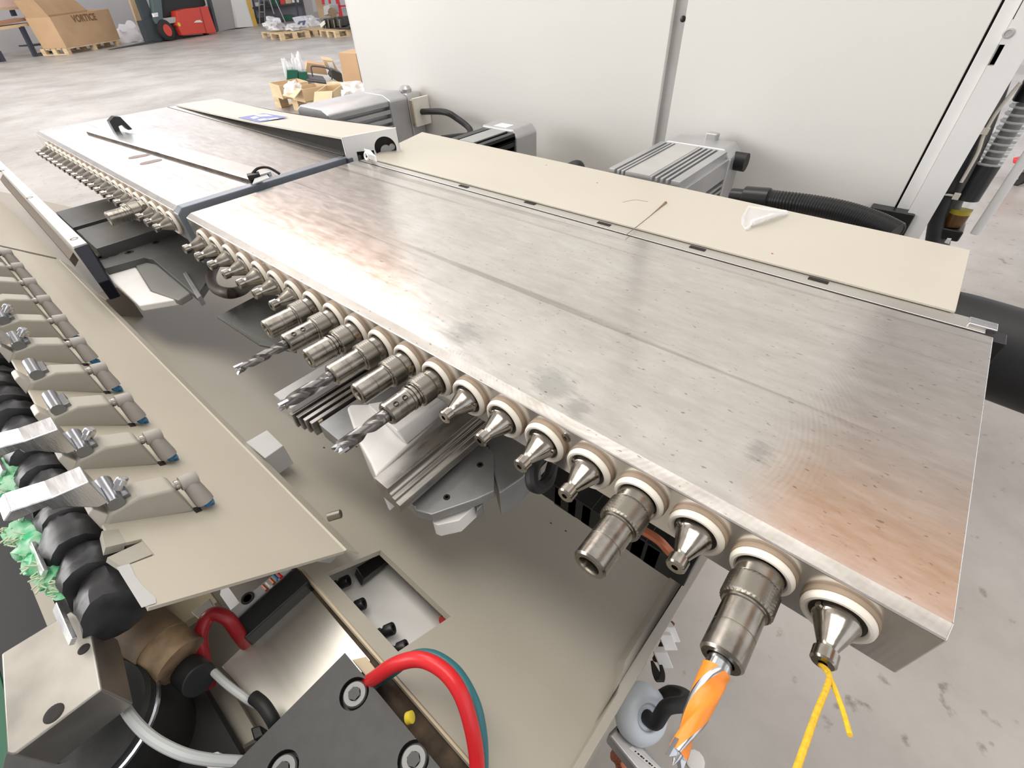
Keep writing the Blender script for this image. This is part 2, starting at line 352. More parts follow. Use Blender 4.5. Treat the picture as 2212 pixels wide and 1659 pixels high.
# what shows through the rectangular opening
off = -34
q = [bt(ht0-40)+V((hx0-60, 0, 0)), bt(ht0-40)+V((hx1+60, 0, 0)), bt(ht1+60)+V((hx1+60, 0, 0)), bt(ht1+60)+V((hx0-60, 0, 0))]
B().prism([p+BN*off for p in q], -BN*14).build('inner_casting', castw, bed, smooth=0)
B().prism([BED(770, 1225, -22), BED(835, 1185, -22), BED(850, 1200, -22), BED(785, 1250, -22)], -BN*8).build('black_slide', blackp, bed, 1)
for (u, v) in ((742, 1258), (775, 1308), (838, 1362), (866, 1400)):
    c = BED(u, v, -24); ax = (V((0.5, 0.75, 0.25))).normalized()
    bb = B(); bb.lathe(c-ax*7, ax, [(0, 4.2), (1.2, 4.2), (1.2, 3.2), (5, 3.2), (5, 4.6), (11, 4.6), (11.6, 4.2), (11.6, 2.2), (8.5, 2.2)], 18)
    bb.build('socket_bolt', blackp, bed)
B().cyl(BED(957, 1342, -28), BED(975, 1322, -28), 4).build('red_button', redh, bed)
# rusty channel between the bed and the black plate
gl = BED(640, 1222, 0); 
B().box(-330, 140, bt(tu).y-13, bt(tu).y-1, -140, -119).build('rusty_channel', rust, bed, smooth=0)
B().box(-330, 140, bt(tu).y-2, bt(tu).y+1.5, -135, bt(tu).z-1).build('channel_edge', beige, bed, smooth=0)
for (u, v) in ((700, 967), (1190, 1130), (1222, 1147), (770, 965)):
    B().lathe(BED(u, v, 0), BN, [(0, 1.3), (0.25, 1.0)], 10).build('screw_hole', darkg, bed)

# ================================================================== DRILLING HEADS
def spindle(parent, x, y, z, R, tilt):
    s = R/13.5; o = V((x, y, z)); d = V((0, -1, 0))
    nose = B(); nose.lathe(o, d, [(0.5, 9.2*s), (6.5*s, 8.9*s), (7.2*s, 8.2*s), (9*s, 7.7*s), (17.5*s, 4.3*s), (19.3*s, 3.7*s), (20.3*s, 3.7*s), (20.8*s, 4.7*s), (25.4*s, 4.7*s), (26.2*s, 4.0*s), (26.2*s, 1.6*s), (23.5*s, 1.5*s)], 28)
    pa = V((math.cos(tilt), 0, math.sin(tilt))); nose.cyl(o+d*6.5*s+pa*7*s, o+d*6.5*s+pa*9.9*s, 1.4*s, 10)
    n = nose.build('spindle', steel, parent)
    r = B(); r.torus(o+d*3.6*s, d, 12.0*s, 1.75*s, 40, 10, 0, 1.25)
    for nm, b, mt in (('sealing_ring', r, ringm),
                      ('felt_washer', B().lathe(o, d, [(-0.5, 14.2*s), (2.0*s, 14.2*s), (2.4*s, 13.8*s)], 40), felt),
                      ('inner_collar', B().lathe(o, d, [(0, 10.6*s), (4.2*s, 10.6*s), (4.6*s, 10.0*s), (4.6*s, 8*s)], 36), collar)):
        b.build(nm, mt, n)
    return n
TOP = 25.0
def head(name, label, x0, x1, ydep, bot):
    hd = thing(name, label, 'drilling head', ((x0+x1)/2, 115, bot))
    prof = [(0, bot), (0, 21.8), (6, TOP), (ydep, TOP), (ydep, bot)]
    b = B().prism([(x0, y, z) for y, z in prof], (x1-x0, 0, 0)).build('block', platem, hd, 0.8, 2, 0)
    B().box(x0+1, x1-1, ydep-.3, ydep+2.7, bot, TOP-0.5).build('slot_shade', darkg, hd, smooth=0)  # near-flush dark bar stands in for the shade down the open slot
    r = B().box(x0+2, x1-4, ydep+2.6, ydep+19, bot, TOP-0.3).build('rear_strip', M('strip_alu', (.66, .645, .61), .32, .85), hd, 0.6, 1, 0)
    B().box(x0+4, x1-40, ydep+19, ydep+95, bot-20, -2).build('rear_housing', cast, hd, smooth=0)
    return hd
head1 = head('drilling_head', 'near drilling head with long milled aluminium top and mixed tools', -655, 26, 229, -15)
head2 = head('drilling_head', 'far drilling head with bare row of spindle noses and a grey end plate', -1338, -691, 231, -15)
SP1 = [(-2.7-30.6*n) for n in range(21)]
SP2 = [(-700-27.6*n) for n in range(21)]
for n, x in enumerate(SP1): spindle(head1, x, 0, 5.0, 13.5, 0.2 if n % 2 else 2.6)
for n, x in enumerate(SP2): spindle(head2, x, 0, 6.5, 13.0, 0.2 if n % 2 else 2.6)
for (u, v) in ((1224, 945), (569, 574)):
    c = Y(u, v, 0); B().lathe(c+V((0, 0.3, 0)), (0, -1, 0), [(0, 3), (0.8, 3), (1.0, 2.4), (1.0, 1.4), (0.4, 1.3)], 16).build('side_screw', chuckm, head1)
# clips and slots in the rear strip
for (u, v) in ((1002, 402), (1145, 438), (1305, 483), (1507, 536), (1768, 605)):
    c = Z(u, v, TOP+0.1); B().box(c.x-7, c.x+7, c.y-2, c.y+2, TOP-1.5, TOP+0.25).build('strip_notch', darkg, head1, smooth=0)
c = Z(2140, 724, TOP); bb = B(); bb.box(22, 33, 226, 240, -10, 24); bb.build('corner_latch', blackp, head1, 1)
B().box(12, 27, 236, 246, 20, 26.5).build('corner_tab', alu, head1, 0.8)
# far head: grey end plate, loose strip, oval slots
ep = B().prism([(-691, -1, -40), (-691, -1, 20), (-691, 6, TOP+1), (-691, 226, TOP+1), (-691, 226, -40)], (14, 0, 0)); ep.build('end_plate', blueg, head2, 1.2)
B().prism([(-688, 228, -15), (-688, 228, TOP), (-688, 248, TOP), (-688, 248, -15)], (16, 0, 0)).build('end_plate_rear', blueg, head2, 1)
st = thing('steel_strip', 'long polished steel strip lying along the far drilling head', 'strip', (-960, 100, TOP))
sa, sb = [Z(185, 284, TOP+4), Z(545, 391, TOP+4)]; sc = Z(215, 268, TOP+4); sdw = (sc-sa); sdw.z = 0; wv_ = V((0, sdw.y*0+30, 0))
sb = V((-694, sb.y, TOP+4)); dl = (sb-sa)
B().prism([sa, sb, sb+wv_, sa+wv_], (0, 0, 2.2)).build('strip', M('strip_steel', (.72,.71,.68), .24, .95), st, 0.4)
B().prism([sa+V((0, 0.5, -4)), sb+V((0, 0.5, -4)), sb+V((0, 3, -4)), sa+V((0, 3, -4))], (0, 0, 4)).build('front_lip', rust, st, smooth=0)
B().prism([sa+V((0, 26, -4)), sb+V((0, 26, -4)), sb+V((0, 30, -4)), sa+V((0, 30, -4))], (0, 0, 4)).build('rear_lip', alu, st, smooth=0)
cp = Z(258, 275, TOP+8); tb = thing('strip_clip', 'small black plastic clip straddling the far end of steel strip', 'clip', (cp.x, cp.y, TOP+6))
La, Lb = Z(243, 284, TOP+5), Z(280, 277, TOP+5); ld_ = (Lb-La)/10; hz_ = V((0, 0, 1))
B().prism([La, La+ld_*3, La+ld_*3.4+hz_*8, La+ld_*6+hz_*9, La+ld_*7.5, La+ld_*10, La+ld_*7+hz_*21, La+ld_*4+hz_*23, La+hz_*17], (16, 0, 0)).build('clip_body', blackp, tb, 1)
cn = Z(562, 388, TOP+4); cl2 = thing('strip_clip', 'black clip with a torn grey tag at near end of steel strip', 'clip', (cn.x, cn.y, TOP))
B().tube([cn+V((-10, -8, 2)), cn+V((-8, 4, 10)), cn+V((2, 14, 11)), cn+V((14, 20, 4))], 1.6).build('wire_loop', blackp, cl2)
B().prism([cn+V((-14, -8, 1)), cn+V((-4, -12, 1)), cn+V((0, 2, 1)), cn+V((-10, 6, 1))], (0, 0, 6)).build('clip_body', blackp, cl2, 0.8)
B().prism([cn+V((0, -6, 2)), cn+V((18, -18, 2)), cn+V((20, 4, 4)), cn+V((6, 8, 4))], (0, 0, 1)).build('torn_tag', greyp, cl2, smooth=0)
for (ua, va, ub, vb) in ((277, 342, 325, 333), (302, 355, 350, 344)):
    p, q2 = Z(ua, va, TOP+0.1), Z(ub, vb, TOP+0.1); d = (q2-p).normalized(); e = V((-d.y, d.x, 0)); L_ = (q2-p).length
    pts = []
    for k in range(24):
        a = 2*math.pi*k/24; pts.append(lerp(p, q2, .5)+d*(math.cos(a)*L_/2)+e*(math.sin(a)*(9.0+2.0*math.cos(2*a))))
    B().prism(pts, (0, 0, 0.25)).build('oval_slot', M('slot_brown', (.26,.20,.17), .6), head2, smooth=0)

# ------------------------------------------------------------------ tool chucks and drills
def knurl(b, o, d, t0_, t1_, r, m, n=72, rows=14):
    d, e1, e2 = frame(V(d)); vs = []; fs = []
    for j in range(rows+1):
        for k in range(n):
            a = 2*math.pi*(k+0.5*(j % 2))/n; rr = r + (0.35 if (k+j) % 2 else -0.25)
            if j in (0, rows): rr = r-0.5
            vs.append(V(o)+d*(t0_+(t1_-t0_)*j/rows)+(e1*math.cos(a)+e2*math.sin(a))*rr)
    for j in range(rows):
        for k in range(n): fs.append([j*n+k, j*n+(k+1) % n, (j+1)*n+(k+1) % n, (j+1)*n+k])
    fs += [list(range(n-1, -1, -1)), [rows*n+k for k in range(n)]]
    b.add(vs, fs, m)
def chuck(x, z, s, kind, label, side_hole=True, ang=0.3):
    o = V((x, 0, z)); d = V((0, -1, 0))
    t = thing('drill_chuck', label, 'chuck', (x, -28*s, z-8*s), 'drill chucks on the spindle row')
    b = B()
    b.lathe(o, d, [(5*s, 9.3*s), (5.4*s, 9.7*s), (11*s, 9.7*s), (11.5*s, 9.3*s)], 32, 0)
    knurl(b, o, d, 11.2*s, 23*s, 10.2*s, 1)
    b.build('knurled_sleeve', [chuckm, knurlm], t)
    body = B(); rb = 8.3*s
    pr = [(22.5*s, 9.0*s), (24*s, 9.0*s), (24.4*s, rb)]
    if 'ring' in kind: pr = [(22.5*s, 9*s), (24*s, 9*s), (24.2*s, 7.6*s), (25.6*s, 7.6*s), (25.8*s, 9.0*s), (27*s, 9.0*s), (27.2*s, 7.6*s), (28.4*s, 7.6*s), (28.6*s, 9*s), (29.6*s, 9*s), (30*s, rb)]
    pr += [(35*s, rb), (35.2*s, rb-.25*s), (35.6*s, rb-.25*s), (35.8*s, rb), (47.2*s, rb), (48.2*s, rb-0.9*s), (48.2*s, 5.2*s), (47*s, 4.7*s), (40*s, 4.7*s)]
    body.lathe(o, d, pr, 32); body.build('body', chuckm, t)
    if side_hole:
        pa = V((math.cos(ang), 0, math.sin(ang))); c = o+d*8.3*s+pa*9.35*s
        B().lathe(c, pa, [(0, 2.4*s), (0.75*s, 2.4*s), (0.9*s, 2.1*s), (0.9*s, 1.4*s), (0.5*s, 1.3*s)], 16).build('lock_screw', brown, t)
    if 'drill' in kind and kind != 'drill0':
        pa = V((math.cos(1.05), 0, math.sin(1.05)))
        for yy in ((33, 41) if kind == 'drill' else (34, 41.5)):
            B().lathe(o+d*yy*s+pa*(rb-0.4*s), pa, [(0, 1.9*s), (0.6*s, 1.9*s), (0.6*s, 1.5*s), (0.35*s, 1.4*s)], 14).build('grub_screw', darkg, t)
    return t
def drill(x, z, s, L_, r0, r1, turns, label, m_land, m_fl, shank=5.0, phase=0.0, spur=True):
    o = V((x, -40*s, z)); d, e1, e2 = frame(V((0, -1, 0)))
    t = thing('drill_bit', label, 'drill bit', (x, -65*s, z-4), 'drill bits in the chucks')
    B().lathe(o, d, [(0, min(r0, 4.5*s)), (8.2*s+shank, min(r0, 4.5*s))], 20).build('shank', m_land, t)
    b = B(); n = 28; rows = 60; st_ = 8.2*s+shank-1.5; vs = []; fs = []; ms = []
    for j in range(rows+1):
        q = j/rows; rr = r0+(r1-r0)*q; a0 = phase+turns*2*math.pi*q
        dep = min(1, q*8)
        for k in range(n):
            a = 2*math.pi*k/n; f = max(0.0, math.cos(2*a)); flute = 1 - (0.34 if m_fl is orange else 0.50)*dep*min(1, f*1.25)**0.7
            vs.append(o+d*(st_+(L_-st_-2)*q)+(e1*math.cos(a+a0)+e2*math.sin(a+a0))*rr*flute)
    for j in range(rows):
        for k in range(n):
            a = 2*math.pi*(k+.5)/n
            fs.append([j*n+k, j*n+(k+1) % n, (j+1)*n+(k+1) % n, (j+1)*n+k]); ms.append((0 if -0.45 < math.cos(2*a) < 0.3 and math.sin(2*a) > 0 else 1) if m_fl is orange else (0 if math.cos(2*a) < -0.35 else 1))
    fs += [list(range(n-1, -1, -1)), [rows*n+k for k in range(n)]]; ms += [1, 0]
    b.v = vs; b.f = fs; b.mi = ms; b.build('fluted_body', [m_land, m_fl], t, smooth=50)
    tip = B(); e = o+d*(L_-3); aa = phase+turns*2*math.pi
    tip.lathe(e, d, [(0, r1*0.55), (2.5, r1*0.4), (5.2, 0.1)], 12)
    for sg in (1, -1):
        u_ = (e1*math.cos(aa+math.pi/2)+e2*math.sin(aa+math.pi/2))*sg; w_ = d.cross(u_)
        tip.prism([e-d*2+u_*r1*0.35-w_*1.1, e-d*2+u_*r1*1.08-w_*1.1, e+d*4.6+u_*r1*1.08-w_*0.6, e+d*2.4+u_*r1*0.35-w_*0.8], w_*1.8)
    tip.build('cutting_tip', carbide, t, smooth=30)
    return t
zc = 5.0
chuck(SP1[1], zc, 1.04, 'drill0', 'large knurled chuck nearest the camera, holding the orange drill', False)
chuck(SP1[3], zc, 1.04, 'plain', 'empty open-ended chuck alone between plain spindle noses', True, -0.15)
chuck(SP1[8], zc, 0.97, 'ring drill', 'chuck with spring ring holding the drill nearest the grey rail', False)
chuck(SP1[9], zc, 0.97, 'plain', 'empty chuck between the two chucks holding the longest dark drills', True, 0.1)
chuck(SP1[10], zc, 0.97, 'plain', 'smooth chuck gripping the long drill above the grooved mid rail', False)
chuck(SP1[11], zc, 0.97, 'ring', 'empty chuck with stacked spring rings round its middle', True, 0.3)
chuck(SP1[12], zc, 0.97, 'drill', 'chuck with two grub screws holding the leftmost drill', False)
chuck(SP1[13], zc, 0.97, 'plain', 'empty chuck at the far end of the chuck group', True, 0.3)
chuck(SP2[3], 6.5, 1.0, 'ring', 'only chuck on the far drilling head, with spring rings', True, 0.5)
drill(SP1[1], zc, 1.04, 48, 5.4, 3.4, 0.55, 'orange fluted drill bit pointing down at the near corner', carbide, orange, 6.0, 0.5)
drill(SP1[8], zc, 0.97, 44, 4.4, 4.4, 0.75, 'dark twist drill in front of the white casting', drilld, drilld, 3, 0.2)
drill(SP1[10], zc, 0.97, 46, 4.4, 4.4, 0.75, 'dark twist drill over the grooved mid rail', drilld, drilld, 3, 1.0)
drill(SP1[12], zc, 0.97, 46, 4.0, 3.4, 0.9, 'slim pointed twist drill furthest from the camera', drilld, drilld, 3, 0.4)
# yellow string on the first spindle nose
ys = thing('yellow_string', 'yellow string hanging from the nearest spindle nose', 'string', (SP1[0], -28, -30))
tp = V((SP1[0], -25.5, zc-3))
e1_ = AL(1722, 1659, V((SP1[0], -25, -60)), V((1, 0, 0))); e2_ = X(1835, 1590, SP1[0]+8)
tp2 = X(1792, 1462, SP1[0])
B().tube([tp, tp2, lerp(tp2, X(1722, 1659, -12), .5)+V((0, 0, -.3)), X(1716, 1676, -12)], 0.95, 8).build('strand', yellow, ys)
B().tube([tp, tp2, lerp(tp2, X(1836, 1588, 3), .55)+V((0.6, 0, 0)), X(1836, 1588, 3)], 0.8, 8).build('strand', yellow, ys)

# ================================================================== REAR COVERS
cz = 27
c = [Z(795, 340, cz), Z(2065, 672, cz), Z(2097, 540, cz), Z(912, 285, cz)]
cv = thing('rear_cover', 'cream sheet metal cover behind the near drilling head, scuffed with grease', 'cover', (-300, 275, TOP))
B().prism(c, (0, 0, -2)).build('sheet', cream, cv, 0.5, 1, 0)
B().prism([c[3]+V((0, -2, -2)), c[2]+V((0, -2, -2)), c[2]+V((0, -2, -70)), c[3]+V((0, -2, -70))], (0, 2, 0)).build('rear_flange', cream, cv, smooth=0)
B().prism([c[1]+V((-2, 0, -2)), c[2]+V((-2, 0, -2)), c[2]+V((-2, 0, -60)), c[1]+V((-2, 10, -14))], (2, 0, 0)).build('end_flange', cream, cv, smooth=0)
lug = B(); lug.prism([Z(788, 332, 30), Z(800, 345, 30), Z(815, 350, 30), Z(803, 336, 30)], (0, 0, 7)); lug.torus(Z(792, 337, 36), (0, -1, .2), 4, 1.5); lug.build('hinge_lug', whitep, cv, 0.5)
sm = B(); p0, p1, p2 = Z(1438, 438, cz+.2), Z(1400, 470, cz+.2), Z(1352, 508, cz+.2)
sm.tube([p0, lerp(p0, p1, .35), p1, lerp(p1, p2, .6), p2], lambda t: 1.6-1.4*min(1, t*2.2)+0.1, 6); sm.tube([Z(1345, 437, cz), Z(1372, 432, cz), Z(1400, 436, cz)], 0.25, 5); sm.build('grease_streak', brown, cv)
fm = B(); fp = [Z(1618, 445, cz+1), Z(1605, 475, cz+1), Z(1612, 495, cz+1), Z(1625, 482, cz+4), Z(1668, 466, cz+6), Z(1700, 458, cz+2)]
fm.tube(fp[:4], lambda t: 0.8+3*t*(1-t), 6, wob=.5); fm.tube(fp[3:]+[Z(1640, 447, cz+3)], lambda t: 2.5*(1-t)+.5, 6, wob=.5); fm.tube([Z(1665, 450, cz+5), Z(1648, 480, cz+1)], 0.4, 5); 
fm.add([fp[0], fp[1], fp[2], fp[3], Z(1650, 470, cz+5), fp[4], fp[5], Z(1665, 450, cz+3)], [[0, 1, 2, 3], [0, 3, 4, 7], [4, 5, 6, 7]])
tag(fm.build('plastic_scrap', film), 'torn scrap of clear plastic film on the cream rear cover', 'plastic scrap')
for (u, v) in ((1180, 357), (1290, 395), (1668, 548)): B().lathe(Z(u, v, cz), (0, 0, 1), [(0, 1.1), (0.3, 0.8)], 8).build('rust_spot', copper, cv)
# far cover, front edge lifted towards the near end
f0, f1 = Z(378, 226, 28), Z(738, 297, 50); b0, b1 = Z(472, 213, 36), Z(853, 276, 56)
fcv = thing('rear_cover', 'cream cover of far drilling head, front edge sprung open, blue sticker on top', 'cover', (-1000, 280, TOP))
n_ = 14; vs = []; fs = []
for k in range(n_+1):
    q = k/n_; sag = V((0, 0, -5*math.sin(math.pi*q)**1))
    vs += [lerp(f0, f1, q)+sag*.6, lerp(b0, b1, q)+sag, lerp(f0, f1, q)+sag*.6+V((0, 0, -2.5)), lerp(b0, b1, q)+sag+V((0, 0, -2.5))]
for k in range(n_):
    a = 4*k; bq = a+4; fs += [[a, bq, bq+1, a+1], [a+2, a+3, bq+3, bq+2], [a, a+2, bq+2, bq], [a+1, bq+1, bq+3, a+3]]
fs += [[0, 1, 3, 2], [4*n_, 4*n_+2, 4*n_+3, 4*n_+1]]
B().add(vs, fs).build('sheet', cream, fcv, smooth=20)
br0, br1 = f1+V((2, 0, 1)), b1+V((2, 0, 1)); brd = (br1-br0); brd.z = 0; brd.normalize(); brn = V((brd.y, -brd.x, 0))
if brn.x < 0: brn = -brn
br = B().prism([br0, br1, br1-V((0, 0, 62)), br0-V((0, 0, 56))], brn*3).build('end_bracket', whitep, fcv, smooth=0)
hc = PL(833, 319, br0, brn); hq = PL(790, 330, br0, brn)
cut(br, [B().cyl(hc-brn*30, hc+brn*30, 15, 32)])
cut(br, [B().prism([hq-brn*20+brd*a_+V((0, 0, z_)) for a_, z_ in ((-12, -40), (12, -40), (12, 3), (-12, 3))], brn*50)])
B().prism([br0-brn*6+V((0, 0, -4)), br1-brn*6+V((0, 0, -4)), br1-brn*6-V((0, 0, 60)), br0-brn*6-V((0, 0, 54))], -brn*2).build('interior_shade', darkg, fcv, smooth=0)  # dark sheet in place of the shade behind the bracket hole
B().prism([f1+V((0, 0, 0)), f1+V((0, 16, 0)), f1+V((0, 16, -40)), f1+V((0, 0, -40))], (-2, 0, 0)).build('corner_gusset', whitep, fcv, smooth=0)
B().lathe(f1+V((7, 9, -14)), (1, 0, 0), [(0, 5), (1.5, 5), (1.5, 2.5), (0.5, 2.4)], 18).build('gusset_bolt', greyp, fcv)
def on_cover(u, v, dz=.3):
    z = 45
    for _ in range(6):
        p = Z(u, v, z); q = min(1, max(0, (p.x-f0.x)/(f1.x-f0.x))); qf = lerp(f0, f1, q); qb = lerp(b0, b1, q)
        r = (p.y-qf.y)/(qb.y-qf.y); z = qf.z*(1-r)+qb.z*r-5*math.sin(math.pi*q)*(.6+.4*r)+dz
    return Z(u, v, z)
stq = [on_cover(514, 254), on_cover(570, 245), on_cover(622, 253), on_cover(560, 264)]
sk = B().prism(stq, (0, 0, .2)).build('sticker', bluepr, fcv, smooth=0)
pk = B()
for quad in (((548, 248), (575, 247), (590, 251), (560, 252)), ((540, 254), (552, 251), (560, 254), (548, 257)), ((575, 257), (598, 254), (604, 256), (584, 259)), ((556, 258), (572, 256), (578, 258), (562, 261))):
    pk.prism([on_cover(u, v, .6) for u, v in quad], (0, 0, .15))
pk.build('sticker_print', palepr, sk, smooth=0)
B().prism([lerp(f0, f1, .04)+V((0, 14, -30)), f1+V((-8, 14, -30)), f1+V((-8, 14, -4)), lerp(f0, f1, .5)+V((0, 14, -7)), lerp(f0, f1, .04)+V((0, 14, -4))], (0, 70, 0)).build('inside_shade', darkg, fcv, smooth=0)  # dark box added to stand in for shade under the lifted cover
# inside the lifted cover: loose wires
wi = B()
tag(wi.tube([Z(700, 308, 30)+V((0, 20, 0)), Z(712, 318, 30)+V((0, 25, 0)), Z(735, 330, 30)+V((0, 20, 0))], 2.2, 8).build('red_wire', redh), 'short red wire inside the open far cover', 'wire')
cyl_in = B(); cyl_in.cyl(hc-brn*5.5+V((0, 0, -5)), hc-brn*2+V((0, 0, -5)), 8, 20); cyl_in.cyl(hc-brn*5+brd*9, hc-brn*1+brd*9, 4, 16)
cyl_in.build('inner_roller', cast, fcv)
# ================================================================== MOTORS (axes run towards the cabinet)
def motor(name, label, xc, zt, wdt, y0, y1, mat, capmat, fins_side=True):
    t = thing(name, label, 'motor', (xc, (y0+y1)/2, zt-wdt)); h = wdt/2; zc_ = zt-h; ch = h*0.22
    oc = [(xc-h+ch, zt), (xc+h-ch, zt), (xc+h, zt-ch), (xc+h, zt-wdt+ch), (xc+h-ch, zt-wdt), (xc-h+ch, zt-wdt), (xc-h, zt-wdt+ch), (xc-h, zt-ch)]
    B().prism([(x, y1, z) for x, z in oc], (0, 42, 0)).build('end_cap', capmat, t, 3, 3)
    core = h-9
    B().box(xc-core, xc+core, y0, y1, zc_-core, zc_+core).build('core', mat, t, 1)
    fb = B()
    B_ = []
    return t, h, zc_
def fins(t, xc, zt, h, y0, y1, mat, tops, sides):
    zc_ = zt-h
    for x0, x1 in tops: B().box(xc+x0, xc+x1, y0, y1, zt-12, zt-2).build('fin', mat, t, 0.4, 1, 0)
    for z0, z1 in sides: B().box(xc+h-12, xc+h-2, y0, y1, zc_+z0, zc_+z1).build('fin', mat, t, 0.4, 1, 0)
yM = 505
pR0, pR1, pR2, pR3 = Y(1431, 302, yM), Y(1561, 322, yM), Y(1577, 343, yM), Y(1574, 425, yM)
wR = pR2.x-pR0.x+6; xR = (pR0.x-6+pR2.x)/2+1; zR = pR1.z
mr, h, zc_ = motor('electric_motor', 'silver finned motor standing against the white cabinet behind the near cover', xR, zR, wR, 372, yM, motor_grey, motor_grey)
k_ = h/46
fins(mr, xR, zR, h, 371, yM+1, motor_grey, [(a*k_, b*k_) for a, b in ((-43, -36), (-33, -30), (-28, -25), (-23, 9), (12, 15), (18, 21), (24, 27), (30, 40))], [(a*k_, b*k_) for a, b in ((14, 36), (6, 9), (-1, 2), (-8, -5), (-15, -12), (-22, -19), (-40, -28))])
B().box(xR-20*k_, xR+6*k_, 370, yM, zR-2.2, zR-1.4).build('name_plate', greyp, mr, smooth=0)
gc2 = Y(1592, 348, yM+25); B().cyl(gc2-V((16, 0, 0)), gc2+V((12, 0, 0)), 11, 20).build('cable_gland', black, mr)
B().obox(V((xR+8, yM+36, zR+1)), (8, 0, 0), (0, 6, 0), (0, 0, 7)).build('lifting_lug', motor_grey, mr, 2)
yL = 478
xs_ = Y(841, 222, yL).x; zLt = Y(841, 216, yL).z; WL = 100; xl = xs_-WL/2
ml = thing('electric_motor', 'large grey motor with wide flat top and beige plug behind the far cover', 'motor', (xl, 400, zLt-90))
xq_ = min(xl-40, Y(818, 199, yL+20).x)
def Lp(y, g): return [(xq_-16+g, y, zLt-2), (xq_, y, zLt+6), (xl+30, y, zLt+6), (xl+50-g, y, zLt-2)]
B().prism(Lp(343, 2)+[(xl+48, 343, zLt-12), (xq_-14, 343, zLt-12)], (0, yL-343, 0)).build('top_shell', motor_grey, ml, 2)
B().box(xl-46, xl+36, 350, yL, zLt-95, zLt-10).build('core', motor_grey, ml, 1)
fins(ml, xl, zLt, 50, 350, yL+1, motor_grey, (), ((26, 33), (12, 19), (2, 6), (-6, -2), (-14, -10), (-24, -19), (-36, -28)))
cpd = X(890, 225, xs_).y-yL; cpd = max(30, min(46, cpd))
B().prism(Lp(yL, 0)+[(xl+51, yL, zLt-95), (xq_-16, yL, zLt-95)], (0, cpd, 0)).build('end_cap', motor_grey, ml, 4, 3)
yT = yL+cpd
B().prism([(xl-44, yT, zLt-3), (xl+44, yT, zLt+3), (xl+50, yT, zLt-6), (xl+50, yT, zLt-88), (xl-44, yT, zLt-88)], (0, 36, 0)).build('terminal_box', motor_grey, ml, 4, 3)
B().lathe(V((xl+30, yT+14, zLt-1)), (0, 0, 1), [(0, 12), (9, 12), (14, 8), (14, 0.1)], 14).build('gland_boss', motor_grey, ml)
pb0 = Y(918, 218, yT+10)
pb = B(); pb.box(xl+50, xl+62, yT+2, yT+36, zLt-50, zLt-8, 1); pb.box(xl+62, xl+67, yT-1, yT+39, zLt-54, zLt-4, 0); pb.build('plug', [ringm, beige], ml, 0.8)
yB = 455
xsB = Y(1115, 300, yB).x; zB = Y(1113, 288, yB).z
xb = xsB-36
mb = thing('electric_motor', 'small black finned motor with pale grey end cap, between the silver motors', 'motor', (xb, 390, zB-80))
B().box(xb-34, xb+34, 380, yB, zB-76, zB-7).build('core', blackp, mb, 3)
fins(mb, xb, zB+2, 36, 380, yB, blackp, ((-34, -20), (-14, 18), (24, 34)), ((22, 30), (10, 16), (0, 5), (-9, -4), (-18, -13)))
B().box(xb-14, xb+16, 381, yB, zB-1, zB+1).build('top_bar', motor_grey, mb, 0.4, 1, 0)
B().prism([(xb-36, yB, zB+4), (xb+28, yB, zB+4), (xb+37, yB, zB-6), (xb+37, yB, zB-76), (xb-36, yB, zB-76)], (0, 52, 0)).build('end_cap', motor_grey, mb, 3, 3)
B().box(xb-14, xb+12, yB+4, yB+24, zB+3.9, zB+4.4).build('label_plate', paper, mb, smooth=0)
# cables behind the covers
def cable(name, label, pts, r, mat, n=10, wob=None, group=None):
    return tag(B().tube(pts, r, n, wob=wob).build(name, mat), label, 'cable', group)
cable('motor_cable', 'thick black cable looping from the beige plug down behind the near cover', [V((xl+64, yT+18, zLt-30)), Y(960, 242, 525), Y(990, 258, 530), Y(1014, 278, 530), Y(1012, 292, 510), Y(985, 296, 470), Y(955, 300, 430)], 5.5, black)
lumpm = B(); pz = Y(1222, 372, 392); lumpm.lathe(pz, Y(1270, 362, 392)-pz, [(0, 10), (10, 11), (14, 12), (20, 12), (24, 10.5), (27, 7), (28, 3), (28.2, .1)], 24); tag(lumpm.build('cable_plug', black), 'rounded black cable plug rising behind the near cover', 'plug')
cnd = thing('corrugated_conduit', 'black corrugated conduit running along the foot of the white cabinet', 'conduit', (-120, 420, 0))
k0, k1 = Y(1578, 425, 405), Y(1660, 432, 405)
cb = B(); cb.cyl(k0, lerp(k0, k1, .4), 9, 20); cb.cyl(lerp(k0, k1, .35), k1, 12, 20); cb.build('connector', blackp, cnd, 1)
pts = spline([k1, Y(1740, 442, 405), Y(1820, 458, 400), Y(1890, 482, 390), Y(1935, 505, 380)], 26)
B().tube(pts, 8.6, 14, smooth=False).build('inner_tube', blackp, cnd)
rb = B()
for i in range(0, len(pts)-1, 2): rb.torus(pts[i], (pts[min(i+1, len(pts)-1)]-pts[i]), 9, 1.5, 18, 6)
ro = rb.build('ribs', blackp, cnd); ro['kind'] = 'stuff'
